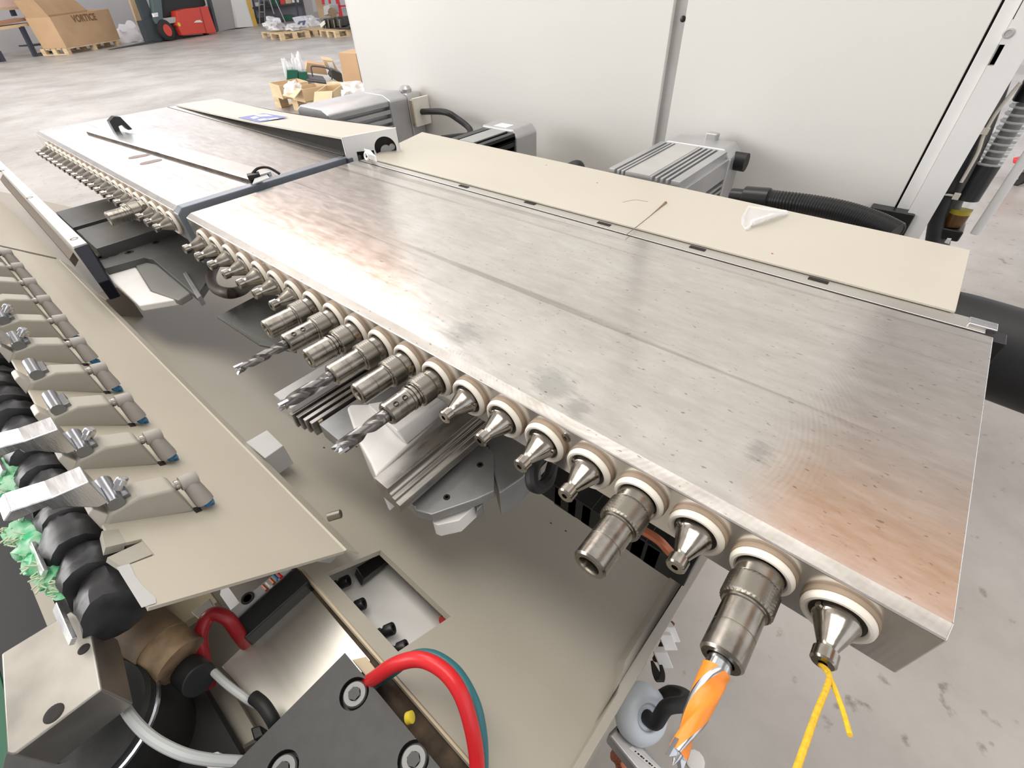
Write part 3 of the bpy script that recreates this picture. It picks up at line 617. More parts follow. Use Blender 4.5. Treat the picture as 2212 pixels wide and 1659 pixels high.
# ================================================================== WHITE CABINET
cab = thing('machine_cabinet', 'tall white machine cabinet behind the motors, with a wide grey seam', 'cabinet', (-520, 700, FL))
WY = 565.0
pl = lambda u, v: Y(u, v, WY)
xe0, xs0, xs1, xd, = pl(768, 100).x, pl(1420, 250).x, pl(1432, 250).x, pl(2043, 240).x
B().box(xe0, xs0-1, WY, WY+30, FL+150, 1150).build('left_panel', white, cab, 0.8, 1, 0)
B().box(xs0-1, xs1+9, WY+7, WY+30, FL+150, 1150).build('seam_strip', greyp, cab, smooth=0)
B().box(xs1+9, xd-1, WY, WY+30, FL+150, 1150).build('right_panel', white, cab, 0.8, 1, 0)
B().box(xd-1, xd+1.2, WY+6, WY+30, FL+150, 1150).build('black_gap', darkg, cab, smooth=0)
B().box(xe0+2, xd-8, WY+30, WY+560, FL, 1150).build('cabinet_body', white, cab, smooth=0)
ed = B().tube([V((xe0-1.5, WY+3, -260+k*60)) for k in range(24)], 3.0, 8, smooth=False, wob=.5).build('sealant_bead', whitep, cab)
B().lathe(pl(1475, 41)+V((0, 1, 0)), (0, -1, 0), [(0, 3.6), (1.6, 3.4), (2.2, 2.2), (2.2, .1)], 16).build('panel_screw', blackp, cab)
xp0, xp1 = pl(2042, 309).x, pl(2096, 309).x
post = B().box(xd+1.2, xp0, WY-2, WY+30, -400, 1150).build('inner_frame', whitep, cab, 0.6, 1, 0)
px0, px1 = Y(1968, 470, WY-14).x, Y(2016, 470, WY-14).x
po = B().box(xp0, xp1+3, WY-12, WY+30, -400, 1150).build('post', whitep, cab, smooth=0)
def slot(ua, va, ub, vb):
    a_, b_ = Y(ua, va, WY-12), Y(ub, vb, WY-12); return B().box(xp0+4, xp0+18, WY-14, WY+4, min(a_.z, b_.z), max(a_.z, b_.z))
for sl in ((2140, 145, 2148, 96), (2183, 44, 2200, -10)):
    a_, b_ = Y(sl[0], sl[1], WY-12), Y(sl[2], sl[3], WY-12)
    cut(po, [B().box(Y(sl[0]-13, sl[1], WY-12).x, Y(sl[0]+5, sl[1], WY-12).x, WY-30, WY+6, a_.z, b_.z)])
    B().box(xp0+1, xp1, WY+6, WY+8, a_.z-2, b_.z+2).build('slot_back', darkg, cab, smooth=0)
B().lathe(Y(2178, 72, WY-12), (0, -1, 0), [(0, 4), (1, 4), (1.5, 2.8), (0.8, 2.5)], 14).build('post_screw', greyp, cab)
hg = B(); ha = Y(1885, 440, WY-4); hb2 = Y(1962, 500, WY-4)
hg.box(ha.x, hb2.x-2, WY-16, WY, hb2.z-10, ha.z); hg.build('black_hinge', blackp, cab, 1.5)
for dx in (.25, .75): B().lathe(V((ha.x+(hb2.x-ha.x)*dx, WY-16, ha.z-14)), (0, -1, 0), [(0, 5), (.8, 4.6), (.8, 2), (.3, 1.9)], 14).build('hinge_screw', black, cab)
# ------------------------------------------------------------------ lubricator and cables right of the post
RY_ = 620.0
py = lambda u, v, y=RY_: Y(u, v, y)
cable('tube_bundle', 'thick grey-black tube running down beside the white post', [py(2200, 60), py(2160, 190), py(2120, 300), py(2080, 400), py(2048, 480), py(2036, 530)], 7, M('tube_grey', (0.16, 0.155, 0.15), 0.45), 12)
cable('tube_bundle', 'black cable pressed against the right edge of the white post', [py(2180, 90, 608), py(2120, 235, 608), py(2070, 350, 608), py(2030, 450, 608), py(2015, 525, 608)], 8, black, 12)
cable('thin_wire', 'thin cream wire draped beside the clear oil bowl', [py(2205, 178, 600), py(2155, 240, 600), py(2126, 290, 600), py(2112, 330, 600), py(2090, 370, 600), py(2076, 394, 600)], 1.7, ringm, 8)
for (ua, va, ub, vb, nm) in ((2110, 274, 2128, 283, 'upper'), (2035, 420, 2066, 424, 'lower')):
    ct = B(); ct.tube([py(ua, va, 602), py((ua+ub)/2, (va+vb)/2-1, 600), py(ub, vb, 600)], 1.2, 6); ct.obox(py(ub, vb, 600), (3, 0, 0), (0, 3, 0), (0, 0, 3))
    tag(ct.build('cable_tie', ringm), nm+' white cable tie holding the tubes beside the post', 'cable tie')
lub = thing('lubricator_bowl', 'clear ribbed oil bowl with amber oil, right of the white post', 'oil bowl', tuple(py(2060, 500)))
bt0, bt1 = py(2068, 482), py(2190, 205); 
LX = lerp(bt0, bt1, 0); axu = V((0, 0, 1))
zb, zt_ = py(2075, 490).z, py(2175, 205).z; cxl = py(2083, 440).x; R_ = (py(2112, 430).x-py(2055, 430).x)/2
def zz(u, v): return AL(u, v, V((cxl, RY_, 0)), V((0, 0, 1))).z
z0, z1, z2, z3, z4 = zz(2075, 490), zz(2085, 462), zz(2090, 430), zz(2130, 355), zz(2185, 215)
o_ = V((cxl, RY_, z0))
B().lathe(o_, axu, [(0, R_*.8), (4, R_*.93), (z1-z0, R_*.95)], 28).build('oil', oil, lub)
B().lathe(o_+V((0, 0, z1-z0)), axu, [(0, R_*.96), (5, R_*.96)], 28).build('oil_surface', yel2, lub)
B().lathe(o_+V((0, 0, z2-z0)), axu, [(0, R_*.97), (z3-z2, R_*.97)], 28).build('dark_filter', M('filter_dark', (.06, .06, .065), .35), lub)
B().lathe(o_+V((0, 0, -1)), axu, [(0, R_*.85), (5, R_), (z4-z0, R_*1.0)], 32).build('clear_bowl', glass, lub)
rr = B()
for k in range(9): rr.torus(V((cxl, RY_, z3+(z4-z3)*(k+.3)/9)), axu, R_*1.0, 1.3, 28, 6)
rr.build('bowl_ribs', M('rib_clear', (.86, .89, .9), .08, alpha=.45), lub)
B().lathe(V((cxl, RY_, z4)), axu, [(0, R_*1.12), (30, R_*1.12), (34, R_), (80, R_)], 24).build('cap', blackp, lub)
B().lathe(V((cxl, RY_, z4-(z4-z3))), axu, [(1, R_*.55), (z4-z3, R_*.55)], 16).build('filter_core', M('core_grey', (.38, .36, .36), .4), lub)
hb_ = B(); hb_.box(cxl-R_*1.1, cxl+R_*1.25, RY_-14, RY_+20, z0-14, z0-1); hb_.build('base_bracket', blackp, lub, 2)
rdx = AL(2102, 500, V((cxl+R_*1.15, RY_-22, z0)), V((1, 0, 0))).x
tag(B().cyl(py(2106, 505, RY_-20), V((py(2106, 505, RY_-20).x, RY_-20, z4+80)), 4.6, 16).build('white_rod', whitep), 'upright white rod in front of the clear oil bowl', 'rod')
tag(B().prism([py(2040, 524, 590), py(2050, 527, 590), py(2055, 517, 590), py(2046, 516, 590)], (0, 3, 0)).build('white_tab', paper), 'small white tab under the oil bowl bracket', 'tab')
# ------------------------------------------------------------------ black hose end right of the near cover
hs = thing('suction_hose', 'fat black suction hose leaving the right end of the near cover', 'hose', (40, 275, -30))
ha_, hb_2 = V((24, 276, -8)), V((165, 280, -18))
B().tube([ha_+V((-18, 0, 0)), ha_, lerp(ha_, hb_2, .5), hb_2], 33, 24).build('smooth_cuff', black, hs)
hr = B()
for k in range(6): hr.torus(lerp(ha_, hb_2, .44+.1*k)+V((0, 0, 0)), hb_2-ha_, 33, 3.0, 32, 8)
hr.build('hose_ribs', black, hs)

# ================================================================== UNDER THE HEADS: rails, castings, cables
u1 = thing('clamp_unit', 'aluminium clamp rail with white casting under the middle of near head', 'clamp unit', (-260, 20, -150))
zr = -44
ra, rb_ = Z(807, 1032, zr), Z(837, 1056, zr)
r = B(); x0, x1 = ra.x, rb_.x; yb = (ra.y+rb_.y)/2
r.prism([(x0, yb, zr), (x1, yb, zr), (x1, yb, zr-5), (x1+2, yb, zr-6), (x1+2, yb, zr-8), (x1+5, yb, zr-8.5), (x1+5, yb, zr-11), (x1+9, yb, zr-12), (x1+9, yb, zr-20), (x0, yb, zr-20)], (0, 190, 0)); r.build('guide_rail', railm, u1, 0.5)
gp = [Z(u, v, -72) for u, v in ((893, 1082), (1032, 945), (1066, 978), (1068, 1060), (1030, 1078), (932, 1112), (897, 1102))]
g1 = B().prism(gp, (0, 0, -9)).build('grey_plate', cast, u1, 1)
for (u, v) in ((1037, 1004), (965, 1074)): B().lathe(Z(u, v, -71.9), (0, 0, 1), [(0, 2.6), (.4, 2.2), (.4, 1.2), (0, 1.1)], 14).build('plate_hole', darkg, u1)
bl = [Z(u, v, -72) for u, v in ((870, 1070), (1042, 905), (1060, 935), (895, 1096))]
B().prism(bl, (0, 0, -14)).build('rail_bed', cast, u1, 0.8)
bk = [Z(u, v, -74) for u, v in ((1050, 930), (1130, 940), (1170, 985), (1130, 1030), (1078, 1066), (1060, 1000))]
B().prism(bk, (0, 0, -30)).build('rear_bracket', cast, u1, 1.5)
B().prism([Z(u, v, -84) for u, v in ((932, 1108), (1027, 1080), (1026, 1092), (992, 1124), (946, 1134), (935, 1130))], (0, 0, -16)).build('white_foot', castw, u1, 1)
B().prism([Z(u, v, -82) for u, v in ((1027, 1062), (1040, 1066), (1042, 1090), (1030, 1104))], (0, 0, -14)).build('grey_tab', cast, u1, 0.8)
wc = [Z(u, v, -52) for u, v in ((748, 880), (757, 872), (945, 868), (965, 885), (880, 965), (812, 1030), (800, 1000), (770, 945))]
wct = [Z(u, v, -40) for u, v in ((775, 870), (940, 862), (955, 880), (860, 925))]
wb_ = B(); wb_.prism([p for p in wc], (0, 0, -46)); wb_.build('white_casting', castw, u1, 5, 3)
rdg = B(); rdg.add([Z(856, 930, -40), Z(955, 862, -40), Z(975, 880, -52), Z(880, 962, -52), Z(790, 872, -52), Z(930, 850, -52)], [[0, 1, 2, 3], [0, 4, 5, 1], [0, 3, 4], [1, 5, 2], [2, 5, 4, 3]])
rdg.build('casting_ridge', castw, u1, 1.5)
u2 = thing('clamp_unit', 'narrow grooved grey rail pair left of the white casting', 'clamp unit', (-350, 20, -120))
zr = -48
m0, m1, m2, m3 = Z(590, 851, zr), Z(612, 876, zr), Z(648, 893, zr), Z(688, 906, zr)
yb = m0.y
B().box(m0.x, m1.x+8, yb, 150, zr-22, zr).build('guide_rail', greyp, u2, 0.8)
rg = B()
for k in range(4): rg.box(m1.x+6+k*6, m1.x+10+k*6, yb-2+k*2, 150, zr-20-k, zr-5-k*1.2)
rg.build('grooved_rail', railm, u2, 0.4)
B().box(m1.x+31, m3.x+22, yb+8, 150, zr-26, zr-10).build('outer_rail', cast, u2, 0.8)
B().prism([Z(685, 905, zr-10), Z(695, 900, zr-10), Z(697, 906, zr-10), Z(688, 912, zr-10)], (0, 0, -6)).build('rail_stop', beige, u2, 0.5)
for (u, v) in ((626, 894), (655, 904)):
    c = Z(u, v, zr-14); B().cyl(c, c+V((0, 8, 0)), 4, 14).build('rail_bolt', carbide, u2)
# thin guard plate hanging in front of the bed
gd = B().prism([Z(468, 684, -60), Z(560, 636, -60), Z(640, 640, -60), Z(640, 760, -75), Z(560, 745, -75)], (0, 0, -2)); 
tag(gd.build('guard_plate', M('guard_grey', (.11, .112, .105), .5), smooth=0), 'thin dark grey guard plate under the far spindles of near head', 'plate')
B().lathe(Z(472, 684, -59), (0, 0, 1), [(0, 1.2), (1, .8)], 8)
# black cable loops and chain
cable('cable_loop', 'short black cable loop under the spindles beside the grey bracket', [Y(1175, 985, 20), Y(1152, 1010, -4), Y(1150, 1045, -14), Y(1168, 1052, -10), Y(1185, 1035, 0), Y(1195, 1000, 24)], 4.2, black, 10)
cable('cable_loop', 'thick black cable loop hanging under the far end of near head', [Y(470, 565, 40), Y(456, 595, 10), Y(462, 620, -10), Y(490, 633, -20), Y(520, 628, 0), Y(545, 610, 30), Y(575, 600, 60)], 6.0, M('cable_black_brown', (.03, .018, .012), .5), 12)
ch = thing('cable_chain', 'black cable chain with red wires under near head', 'cable chain', (-90, 50, -90))
for i, (u, v) in enumerate(((1210, 1040), (1240, 1062), (1270, 1080), (1300, 1100), (1380, 1145), (1410, 1165), (1440, 1185), (1470, 1200))):
    c = Y(u, v, 66); B().obox(c, (12, 0, 0), (0, 14, 0), (0, 0, 14)).build('chain_link', blackp, ch, 1)
B().tube([Y(1370, 1135, 50), Y(1420, 1165, 50), Y(1450, 1195, 50), Y(1480, 1215, 50)], 3.5, 8).build('red_wire', copper, ch)
tag(B().box(Y(1195, 1010, 80).x, Y(1230, 1030, 80).x, 60, 120, -70, -36).build('white_block', castw, bevel=1), 'white block glimpsed under the near head beside the cable loop', 'block')

# far clamp unit under the far head
u3 = thing('clamp_unit', 'dark grey clamp unit with two rails under the far head', 'clamp unit', (-850, 0, -150))
z3_ = -50
fa, fb2 = Z(128, 456, z3_), Z(150, 482, z3_)
def railx(name, pa, pb_, y1_, z_, hgt, mat):
    xa, xb_ = pa.x, pb_.x; ya = min(pa.y, pb_.y); xm = lerp(pa, pb_, .3).x
    B().prism([(xa, ya, z_), (xm, ya, z_), (xm+(xb_-xa)*.15, ya, z_-4), (xb_, ya, z_-5), (xb_, ya, z_-hgt), (xa, ya, z_-hgt)], (0, y1_-ya, 0)).build(name, mat, u3, 0.6)
rdk = M('rail_dark', (.13, .13, .125), .4, .7, .12, 20)
railx('guide_rail', fa, Z(152, 485, z3_), 140, z3_, 26, rdk)
railx('guide_rail', Z(166, 497, z3_), Z(203, 530, z3_), 140, z3_, 28, rdk)
B().box(Z(152, 475, z3_-18).x, Z(168, 490, z3_-18).x, -46, 140, z3_-38, z3_-20).build('lower_rail', rust, u3, 0.6)
tag_ = B(); tag_.cyl(Y(213, 470, -20), Y(232, 462, -6), 5, 14); tag_.build('beige_pin', beige, u3)
sp_ = [Z(u, v, -70) for u, v in ((195, 532), (330, 480), (400, 470), (440, 500), (452, 600), (425, 640), (330, 560), (310, 556), (225, 580))]
B().prism(sp_, (0, 0, -10)).build('side_plate', M('plate_dark', (.12, .12, .115), .5, .2, .15, 20), u3, 1)
for (u, v, r_) in ((221, 555, 11), (245, 549, 8), (279, 545, 6), (336, 524, 5)):
    B().lathe(Z(u, v, -69.9), (0, 0, 1), [(0, r_), (.5, r_*.9), (.5, r_*.5), (0, r_*.45)], 20).build('plate_hole', darkg, u3)
B().prism([Z(u, v, -80) for u, v in ((225, 580), (265, 562), (285, 563), (326, 628), (385, 646), (300, 660), (245, 610))], (0, 0, -9)).build('white_casting', castw, u3, 2)
B().prism([Z(u, v, -78) for u, v in ((285, 563), (330, 556), (412, 632), (385, 648), (326, 628))], (0, 0, -9)).build('grey_casting', M('cast_shade', (.26, .26, .25), .5, .3), u3, 2)
B().prism([Z(u, v, -66) for u, v in ((395, 590), (402, 586), (435, 638), (426, 644))], (0, 0, -12)).build('fin_plate', cast, u3, 0.8)
# slim white beam with a black end stop on the left
bm_ = thing('screw_beam', 'slim white bar with countersunk screws and a black end stop', 'beam', (-1150, -80, -60))
zb_ = -46
p0, p1, p2, p3 = Z(0, 366, zb_), Z(157, 533, zb_), Z(187, 524, zb_), Z(14, 360, zb_)
p0 = p0+(p0-p1)*.2; p3 = p3+(p3-p2)*.2
B().prism([p0, p1, p2, p3], (0, 0, -16)).build('bar', whitep, bm_, 0.8)
for (u, v) in ((3, 369), (64, 427), (160, 516)): B().lathe(Z(u, v, zb_), (0, 0, 1), [(-.5, 5), (.3, 5), (.3, 3.5), (-.3, 3)], 16).build('screw', brown, bm_)
B().prism([Z(158, 537, zb_-1), Z(190, 526, zb_-1), Z(236, 604, zb_-6), Z(212, 612, zb_-6)], (0, 0, -24)).build('end_stop', M('stop_black', (.006, .006, .012), .75, spec=.15), bm_, 1.5)
B().prism([Z(0, 388, -70), Z(150, 560, -70), Z(158, 545, -66), Z(6, 376, -66)], (0, 0, -12)).build('dark_web', M('web_brown', (.18, .15, .12), .6), bm_, smooth=0)
# stop blocks on the bed
def blk(name, label, top, hgt, z_, mt):
    pts = [Z(u, v, z_) for u, v in top]
    tag(B().prism(pts, (0, 0, -hgt)).build(name, mt, bevel=0.8), label, 'block')
blk('stop_block', 'grey steel stop block sticking out under the cream cover edge', ((530, 955), (577, 928), (612, 962), (572, 990)), 26, -98, greyp)
blk('stop_block', 'dark brown stop block further along the cream cover edge', ((208, 632), (252, 620), (272, 628), (228, 648)), 44, -104, M('block_brown', (.20, .165, .13), .5))


# ================================================================== FRONT ALIGNMENT UNIT
a40 = math.radians(40); CN = V((0, math.sin(a40), math.cos(a40))); CU = V((0, -math.cos(a40), math.sin(a40)))
Q0 = Z(745, 1190, -88)
def CP(u, v, off=0): return PL(u, v, Q0+CN*off, CN)
su = (CP(320, 1310)-Q0).dot(CU)
fc = thing('front_cover', 'cream sloping front cover carrying the row of clamp fingers', 'cover', (-600, -150, -110))
xr, xlft = Q0.x, -1000.0
b = B().prism([V((xr, Q0.y, Q0.z)), V((xr, Q0.y, Q0.z))+CU*su, V((xlft, Q0.y, Q0.z))+CU*(su-4), V((xlft, Q0.y, Q0.z))], -CN*2.2)
fcp = M('front_cover_paint', (0.47, 0.43, 0.352), 0.38, 0, 0.04, 8, 0.05, 900)
o_fc = b.build('sheet', fcp, fc, smooth=0)
n0, n1, n2_, n3 = CP(312, 1164), CP(341, 1194), CP(262, 1226), CP(226, 1190)
ax_, bx_ = CP(318, 1160), CP(338, 1196)
cut(o_fc, [B().prism([CP(306, 1164)+CN*9, CP(334, 1199)+CN*9, CP(238, 1236)+CN*9, CP(212, 1186)+CN*9], -CN*20)])
B().prism([CP(310, 1168, -1), CP(332, 1196, -1), CP(262, 1224, -1), CP(232, 1204, -1)], -CN*3).build('notch_tab', fingerp, fc, smooth=0)
B().prism([CP(220, 1147, .2), CP(255, 1142, .2), CP(272, 1172, .2), CP(228, 1183, .2)], -CN*5).build('edge_tab', fingerp, fc, smooth=0)
B().prism([CP(252, 1226, .25), CP(280, 1218, .25), CP(292, 1245, .25), CP(310, 1268, .25), CP(336, 1292, .25), CP(337, 1303, .25), CP(306, 1313, .25)], CN*.2).build('bare_patch', greyp, fc, smooth=0)
B().prism([V((xr, Q0.y, Q0.z)), V((xlft, Q0.y, Q0.z)), V((xlft, Q0.y+6, Q0.z-14)), V((xr, Q0.y+6, Q0.z-14))], (0, 1.5, 0)).build('lower_flange', fcp, fc, smooth=0)
B().prism([V((xr-1, Q0.y, Q0.z-2))+CU*2, V((xr-1, Q0.y, Q0.z-2))+CU*26, V((xr-14, Q0.y-10, Q0.z-20))], (-1.5, 0, 0)).build('end_gusset', greyp, fc, smooth=0)
fc2 = thing('front_cover', 'second cream front cover beyond the dark gap at the far left', 'cover', (-1400, -150, -120))
B().prism([V((-1012, Q0.y, Q0.z))+CN*0, V((-1012, Q0.y, Q0.z))+CU*(su+10), V((-1900, Q0.y, Q0.z))+CU*(su+10), V((-1900, Q0.y, Q0.z))], -CN*2.2).build('sheet', fcp, fc2, smooth=0)
B().prism([V((-999, Q0.y, Q0.z-4)), V((-999, Q0.y, Q0.z-4))+CU*su, V((-1013, Q0.y, Q0.z-4))+CU*su, V((-1013, Q0.y, Q0.z-4))], -CN*6).build('gap_backing', darkg, fc2, smooth=0)
tag(B().lathe(X(703, 1122, xr-25)+V((-3, 3, -4)), (0.55, 0.75, 0.1), [(0, 3.3), (9, 3.3), (9.4, 2.8)], 14).build('adjusting_screw', knurlm), 'grey screw end poking out under the cream front cover edge', 'screw')
# clamp fingers
xf = CP(424, 1104).x
pitch = ((CP(425, 1105)-CP(237, 850)).x)/3
WID = 18
def make_finger():
    t = thing('clamp_finger', 'x', 'clamp finger', (xf-9, -170, -40), 'clamp fingers on the front cover')
    pr = [X(u, v, xf) for u, v in ((424, 1106), (377, 1057), (300, 1075), (236, 1112), (222, 1146))]
    chf = 3.0
    ins = [p+V((0, 0, 0)) for p in pr]
    bb = B()
    L = [p-V((WID, 0, 0)) for p in pr]
    bb.prism(pr, (-WID, 0, 0)); bb.build('body', fingerp, t, 2.2, 2, 0)
    e0 = (pr[0]+pr[1])/2-V((WID/2, 0, 0)); 
    xm = xf-WID/2
    A_, Bq = X(372, 1052, xm), X(426, 1030, xm); d = (Bq-A_).normalized()
    fb = B(); fb.lathe(A_, d, [(0, 2.6), (4.2, 2.6), (4.2, 4.6), (5, 5.0), ((Bq-A_).length-1.5, 5.0), ((Bq-A_).length, 4.2), ((Bq-A_).length, 3.2), ((Bq-A_).length-1, 3)], 20)
    c_ = lerp(A_, Bq, .62); D_ = CP(443, 1083, 5); d2 = (D_-c_).normalized(); ln = (D_-c_).length
    fb.lathe(c_, d2, [(0, 4.6), (4, 4.9), (ln-2.5, 5.6), (ln, 5.4), (ln, 3)], 20)
    fo = fb.build('elbow_fitting', fitg, t)
    tb_ = CP(459, 1082, 1.5); B().tube([D_-d2*2, D_+d2*2, lerp(D_, tb_, .6)+CN*.5, tb_-CN*3], 2.3, 10).build('air_tube', bluet, fo)
    B().lathe(A_+d*1.5, d, [(0, 3.2), (1.8, 3.2)], 16).build('brass_collar', chuckm, fo)
    B().prism([CP(413, 1098, .3), CP(430, 1094, .3), CP(437, 1103, .3), CP(424, 1108, .3)], CN*.2).build('tube_hole', darkg, t, smooth=0)
    # bracket under the front end
    B().prism([X(222, 1146, xf-2), X(190, 1112, xf-2), X(203, 1100, xf-2), X(236, 1112, xf-2)], (-14, 0, 0)).build('front_bracket', cream, t, 0.8, 1, 0)
    return t
def clampbar(t):
    xa = xf-2; c0 = X(252, 1089, xf-1); c1 = c0-V((25, 0, 0))
    bb = B(); bb.cyl(c0, c1, 4.2, 18); bb.obox((c0+c1)/2+V((0, 2.5, -3.5)), (8.5, 0, 0), (0, 4.5, 0), (0, 0, 3)); return bb.build('clamp_bar', M('bar_dark', (.22, .225, .235), .3, .8), t, 0.3, 1)
def lever(t):
    P_ = [X(u, v, xf-1) for u, v in ((33, 1126), (95, 1087+4), (112, 1103), (137, 1096), (212, 1097), (236, 1085), (192, 1040), (105, 1062), (10+14, 1112-4))]
    o = B().prism([P_[0], P_[1]+V((0, 0, -2)), P_[2], P_[3], P_[4], P_[5], P_[6], P_[6]+V((0, -15, 2.5)), P_[0]+V((0, 2, 6.5)), P_[0]+V((0, -3, 3))], (-17, 0, 0)).build('lever', alu, t, 0.7, 2, 0)
    cb_ = clampbar(t)
    for (u, v, dx) in ((230, 1030, 14), (252, 1052, 6)):
        c = X(243, 1066, xf-dx)+V((0, 3, 1)); bb = B(); bb.lathe(c, (0, .75, .65), [(0, 2.2), (4, 2.2), (4, 3.2), (7, 3.0), (7.6, 2.2), (7.6, .1)], 14); bb.build('screw', carbide, t)
for i in range(10):
    f = make_finger(); dx = -pitch*i
    if i in (0, 1, 4, 5): lever(f)
    elif i in (2, 3): clampbar(f)
    nm = ['nearest clamp finger, with bright lever over the brush roll end', 'second clamp finger from the near end, bright lever fitted', 'third clamp finger from the near end, lever missing', 'fourth clamp finger from the near end, bare clamp bar', 'fifth clamp finger from the near end, lever cut by frame edge', 'sixth clamp finger from the near end, lever mostly out of frame', 'seventh clamp finger from the near end, by the photo edge', 'eighth clamp finger from the near end, by the photo edge', 'ninth clamp finger from the near end, below the dark gap', 'farthest clamp finger, right below the dark cover gap'][i]
    f['label'] = nm
    f.location.x += dx/1000
# black brush roll with green foam
rl = thing('brush_roll', 'black segmented rubber roll with green foam scraps under the levers', 'roll', (-500, -205, -60))
ra_ = Z(232, 1290, -34); 
segm = M('roll_black', (.03, .03, .032), .42, 0, .6, 50, .4, 90)
for k in range(26):
    x1_ = ra_.x+16-k*27; r1_ = 15.5+random.uniform(-1.5, 1.5); r2_ = 15.5+random.uniform(-2.5, 1)
    B().lathe(V((x1_, ra_.y+random.uniform(-1, 1), ra_.z+random.uniform(-1.5, 1.5))), (-1, random.uniform(-.06, .06), random.uniform(-.06, .06)), [(0, r1_*.80), (1.5, r1_), (9, r1_*.95), (16, r1_*.9), (25, r2_*.82), (29, r2_*.72)], 18, rip=1).build('segment', segm, rl)
for k in range(0, 22, 2):
    x1_ = ra_.x+22-k*27
    B().prism([V((x1_, ra_.y-16, ra_.z+8)), V((x1_-30, ra_.y-18, ra_.z+5)), V((x1_-30, ra_.y-14, ra_.z+9)), V((x1_, ra_.y-13, ra_.z+11))], (0, -1.5, 1.5)).build('steel_edge', alu, rl, 0.3, 1, 0)
for (u, v, s_) in ((75, 1175, 11), (95, 1215, 10), (112, 1250, 8), (45, 1150, 9), (15, 1015, 11), (25, 1050, 9), (140, 1265, 7)):
    c = Z(u, v, -30); bb = B(); n_ = 16
    bm2 = bmesh.new(); bmesh.ops.create_icosphere(bm2, subdivisions=3, radius=1)
    for vv in bm2.verts: vv.co *= s_*(0.75+.5*random.random()*(1 if random.random() < .6 else .4))*.85
    for vv in bm2.verts: vv.co.x *= 1.5; vv.co.z *= .6
    bm2.verts.ensure_lookup_table(); bb.add([c+vv.co for vv in bm2.verts], [[q_.index for q_ in f_.verts] for f_ in bm2.faces]); bm2.free()
    fo_ = bb.build('foam_scrap', greenp, rl, smooth=40)
    sp = B()
    for k in range(14):
        a_ = c+V((random.uniform(-1, 1)*s_, random.uniform(-1, 0)*s_*.6, random.uniform(0, .5)*s_)); sp.tube([a_, a_+V((random.uniform(-4, 4), random.uniform(-4, -1), random.uniform(0, 3)))], .45, 5, smooth=False)
    so_ = sp.build('foam_fibres', M('fibre_pale', (.50, .58, .40), .6), rl); so_['kind'] = 'stuff'
# big aluminium corner block in the foreground
zb2 = -34
cb2 = thing('corner_block', 'worn aluminium block with two dark holes in the lower left corner', 'block', tuple(Z(120, 1480, -80)))
tp_ = [Z(u, v, zb2) for u, v in ((1, 1412), (155, 1318), (191, 1345), (200, 1378), (220, 1488), (28, 1632), (12, 1628))]
B().prism(tp_, (0, 0, -26)).build('block', alub, cb2, 1.2)
for (u, v, r_) in ((181, 1402, 2.2), (116, 1541, 3.6)): B().lathe(Z(u, v, zb2+.05), (0, 0, 1), [(0, r_+.5), (.25, r_), (.1, r_*.5)], 20).build('hole', darkg, cb2)
cc_ = Z(205, 1580, -90)
B().lathe(V((cc_.x, cc_.y, -140)), (0, 0, 1), [(0, 33), (62, 33), (64, 31), (64, 16), (60, 15)], 40).build('dark_cylinder', anod, cb2)
B().torus(V((cc_.x, cc_.y, -84)), (0, 0, 1), 33.4, 1.6, 48, 8).build('chrome_ring', carbide, cb2)
# black anodised plate with cap screws
bpz = -88
bpl = thing('anodised_plate', 'dark grey anodised plate with sunk cap screws at the bottom of photo', 'plate', (-80, -230, bpz-22))
cA = Z(745, 1410, bpz)
plate = B().box(cA.x, 150, -360, cA.y, bpz-20, bpz).build('plate', anod, bpl, 0.6, 1, 0)
scs = [Z(765, 1498, bpz), Z(893, 1640, bpz), Z(610, 1662, bpz)]
md = [m_ for m_ in plate.modifiers]
for m_ in md: plate.modifiers.remove(m_)
cut(plate, [B().cyl(c-V((0, 0, 7)), c+V((0, 0, 10)), 8.2, 28) for c in scs])
for c in scs:
    bb = B(); bb.lathe(c+V((0, 0, -7)), (0, 0, 1), [(0, 6.7), (5.5, 6.7), (6.3, 6.0), (6.3, 3.4), (2.5, 3.3), (2.5, .01)], 32)
    so = bb.build('cap_screw', M('screw_black', (.16, .16, .16), .4, .5), bpl); 
    B().lathe(c+V((0, 0, -4.4)), (0, 0, 1), [(0, 3.5), (4.8, 3.5)], 6).build('hex_recess', blackp, so)
B().lathe(Z(880, 1552, bpz-8), (0.6, 0.7, .4), [(0, 3.2), (3, 3.2), (3.4, 2)], 14).build('yellow_dot', yel2, bpl)
# hoses
def hose(name, label, pts, r, mat): return tag(B().tube(pts, r, 14).build(name, mat), label, 'hose')
hose('red_hose', 'bright red hose arching over the edge of the anodised plate', [Z(770, 1490, -118), Z(812, 1462, -84), Z(852, 1436, -66), Z(905, 1424, -56), Z(955, 1446, -54), Z(992, 1492, -58), Z(1016, 1560, -70), Z(1030, 1640, -88), Z(1030, 1720, -105)], 4.0, redh)
hose('teal_hose', 'teal hose running just behind the bright red hose', [Z(800, 1482, -118), Z(850, 1448, -92), Z(890, 1420, -78), Z(935, 1418, -72), Z(985, 1452, -70), Z(1022, 1515, -74), Z(1038, 1580, -84), Z(1042, 1650, -98), Z(1038, 1720, -115)], 3.4, tealh)
hose('dark_red_hose', 'dark red hose loop in the shade under the front cover', [Z(452, 1480, -120), Z(440, 1430, -105), Z(434, 1370, -92), Z(455, 1328, -86), Z(490, 1335, -90), Z(515, 1368, -104), Z(535, 1395, -122)], 4.2, M('hose_dark_red', (.30, .015, .02), .35))
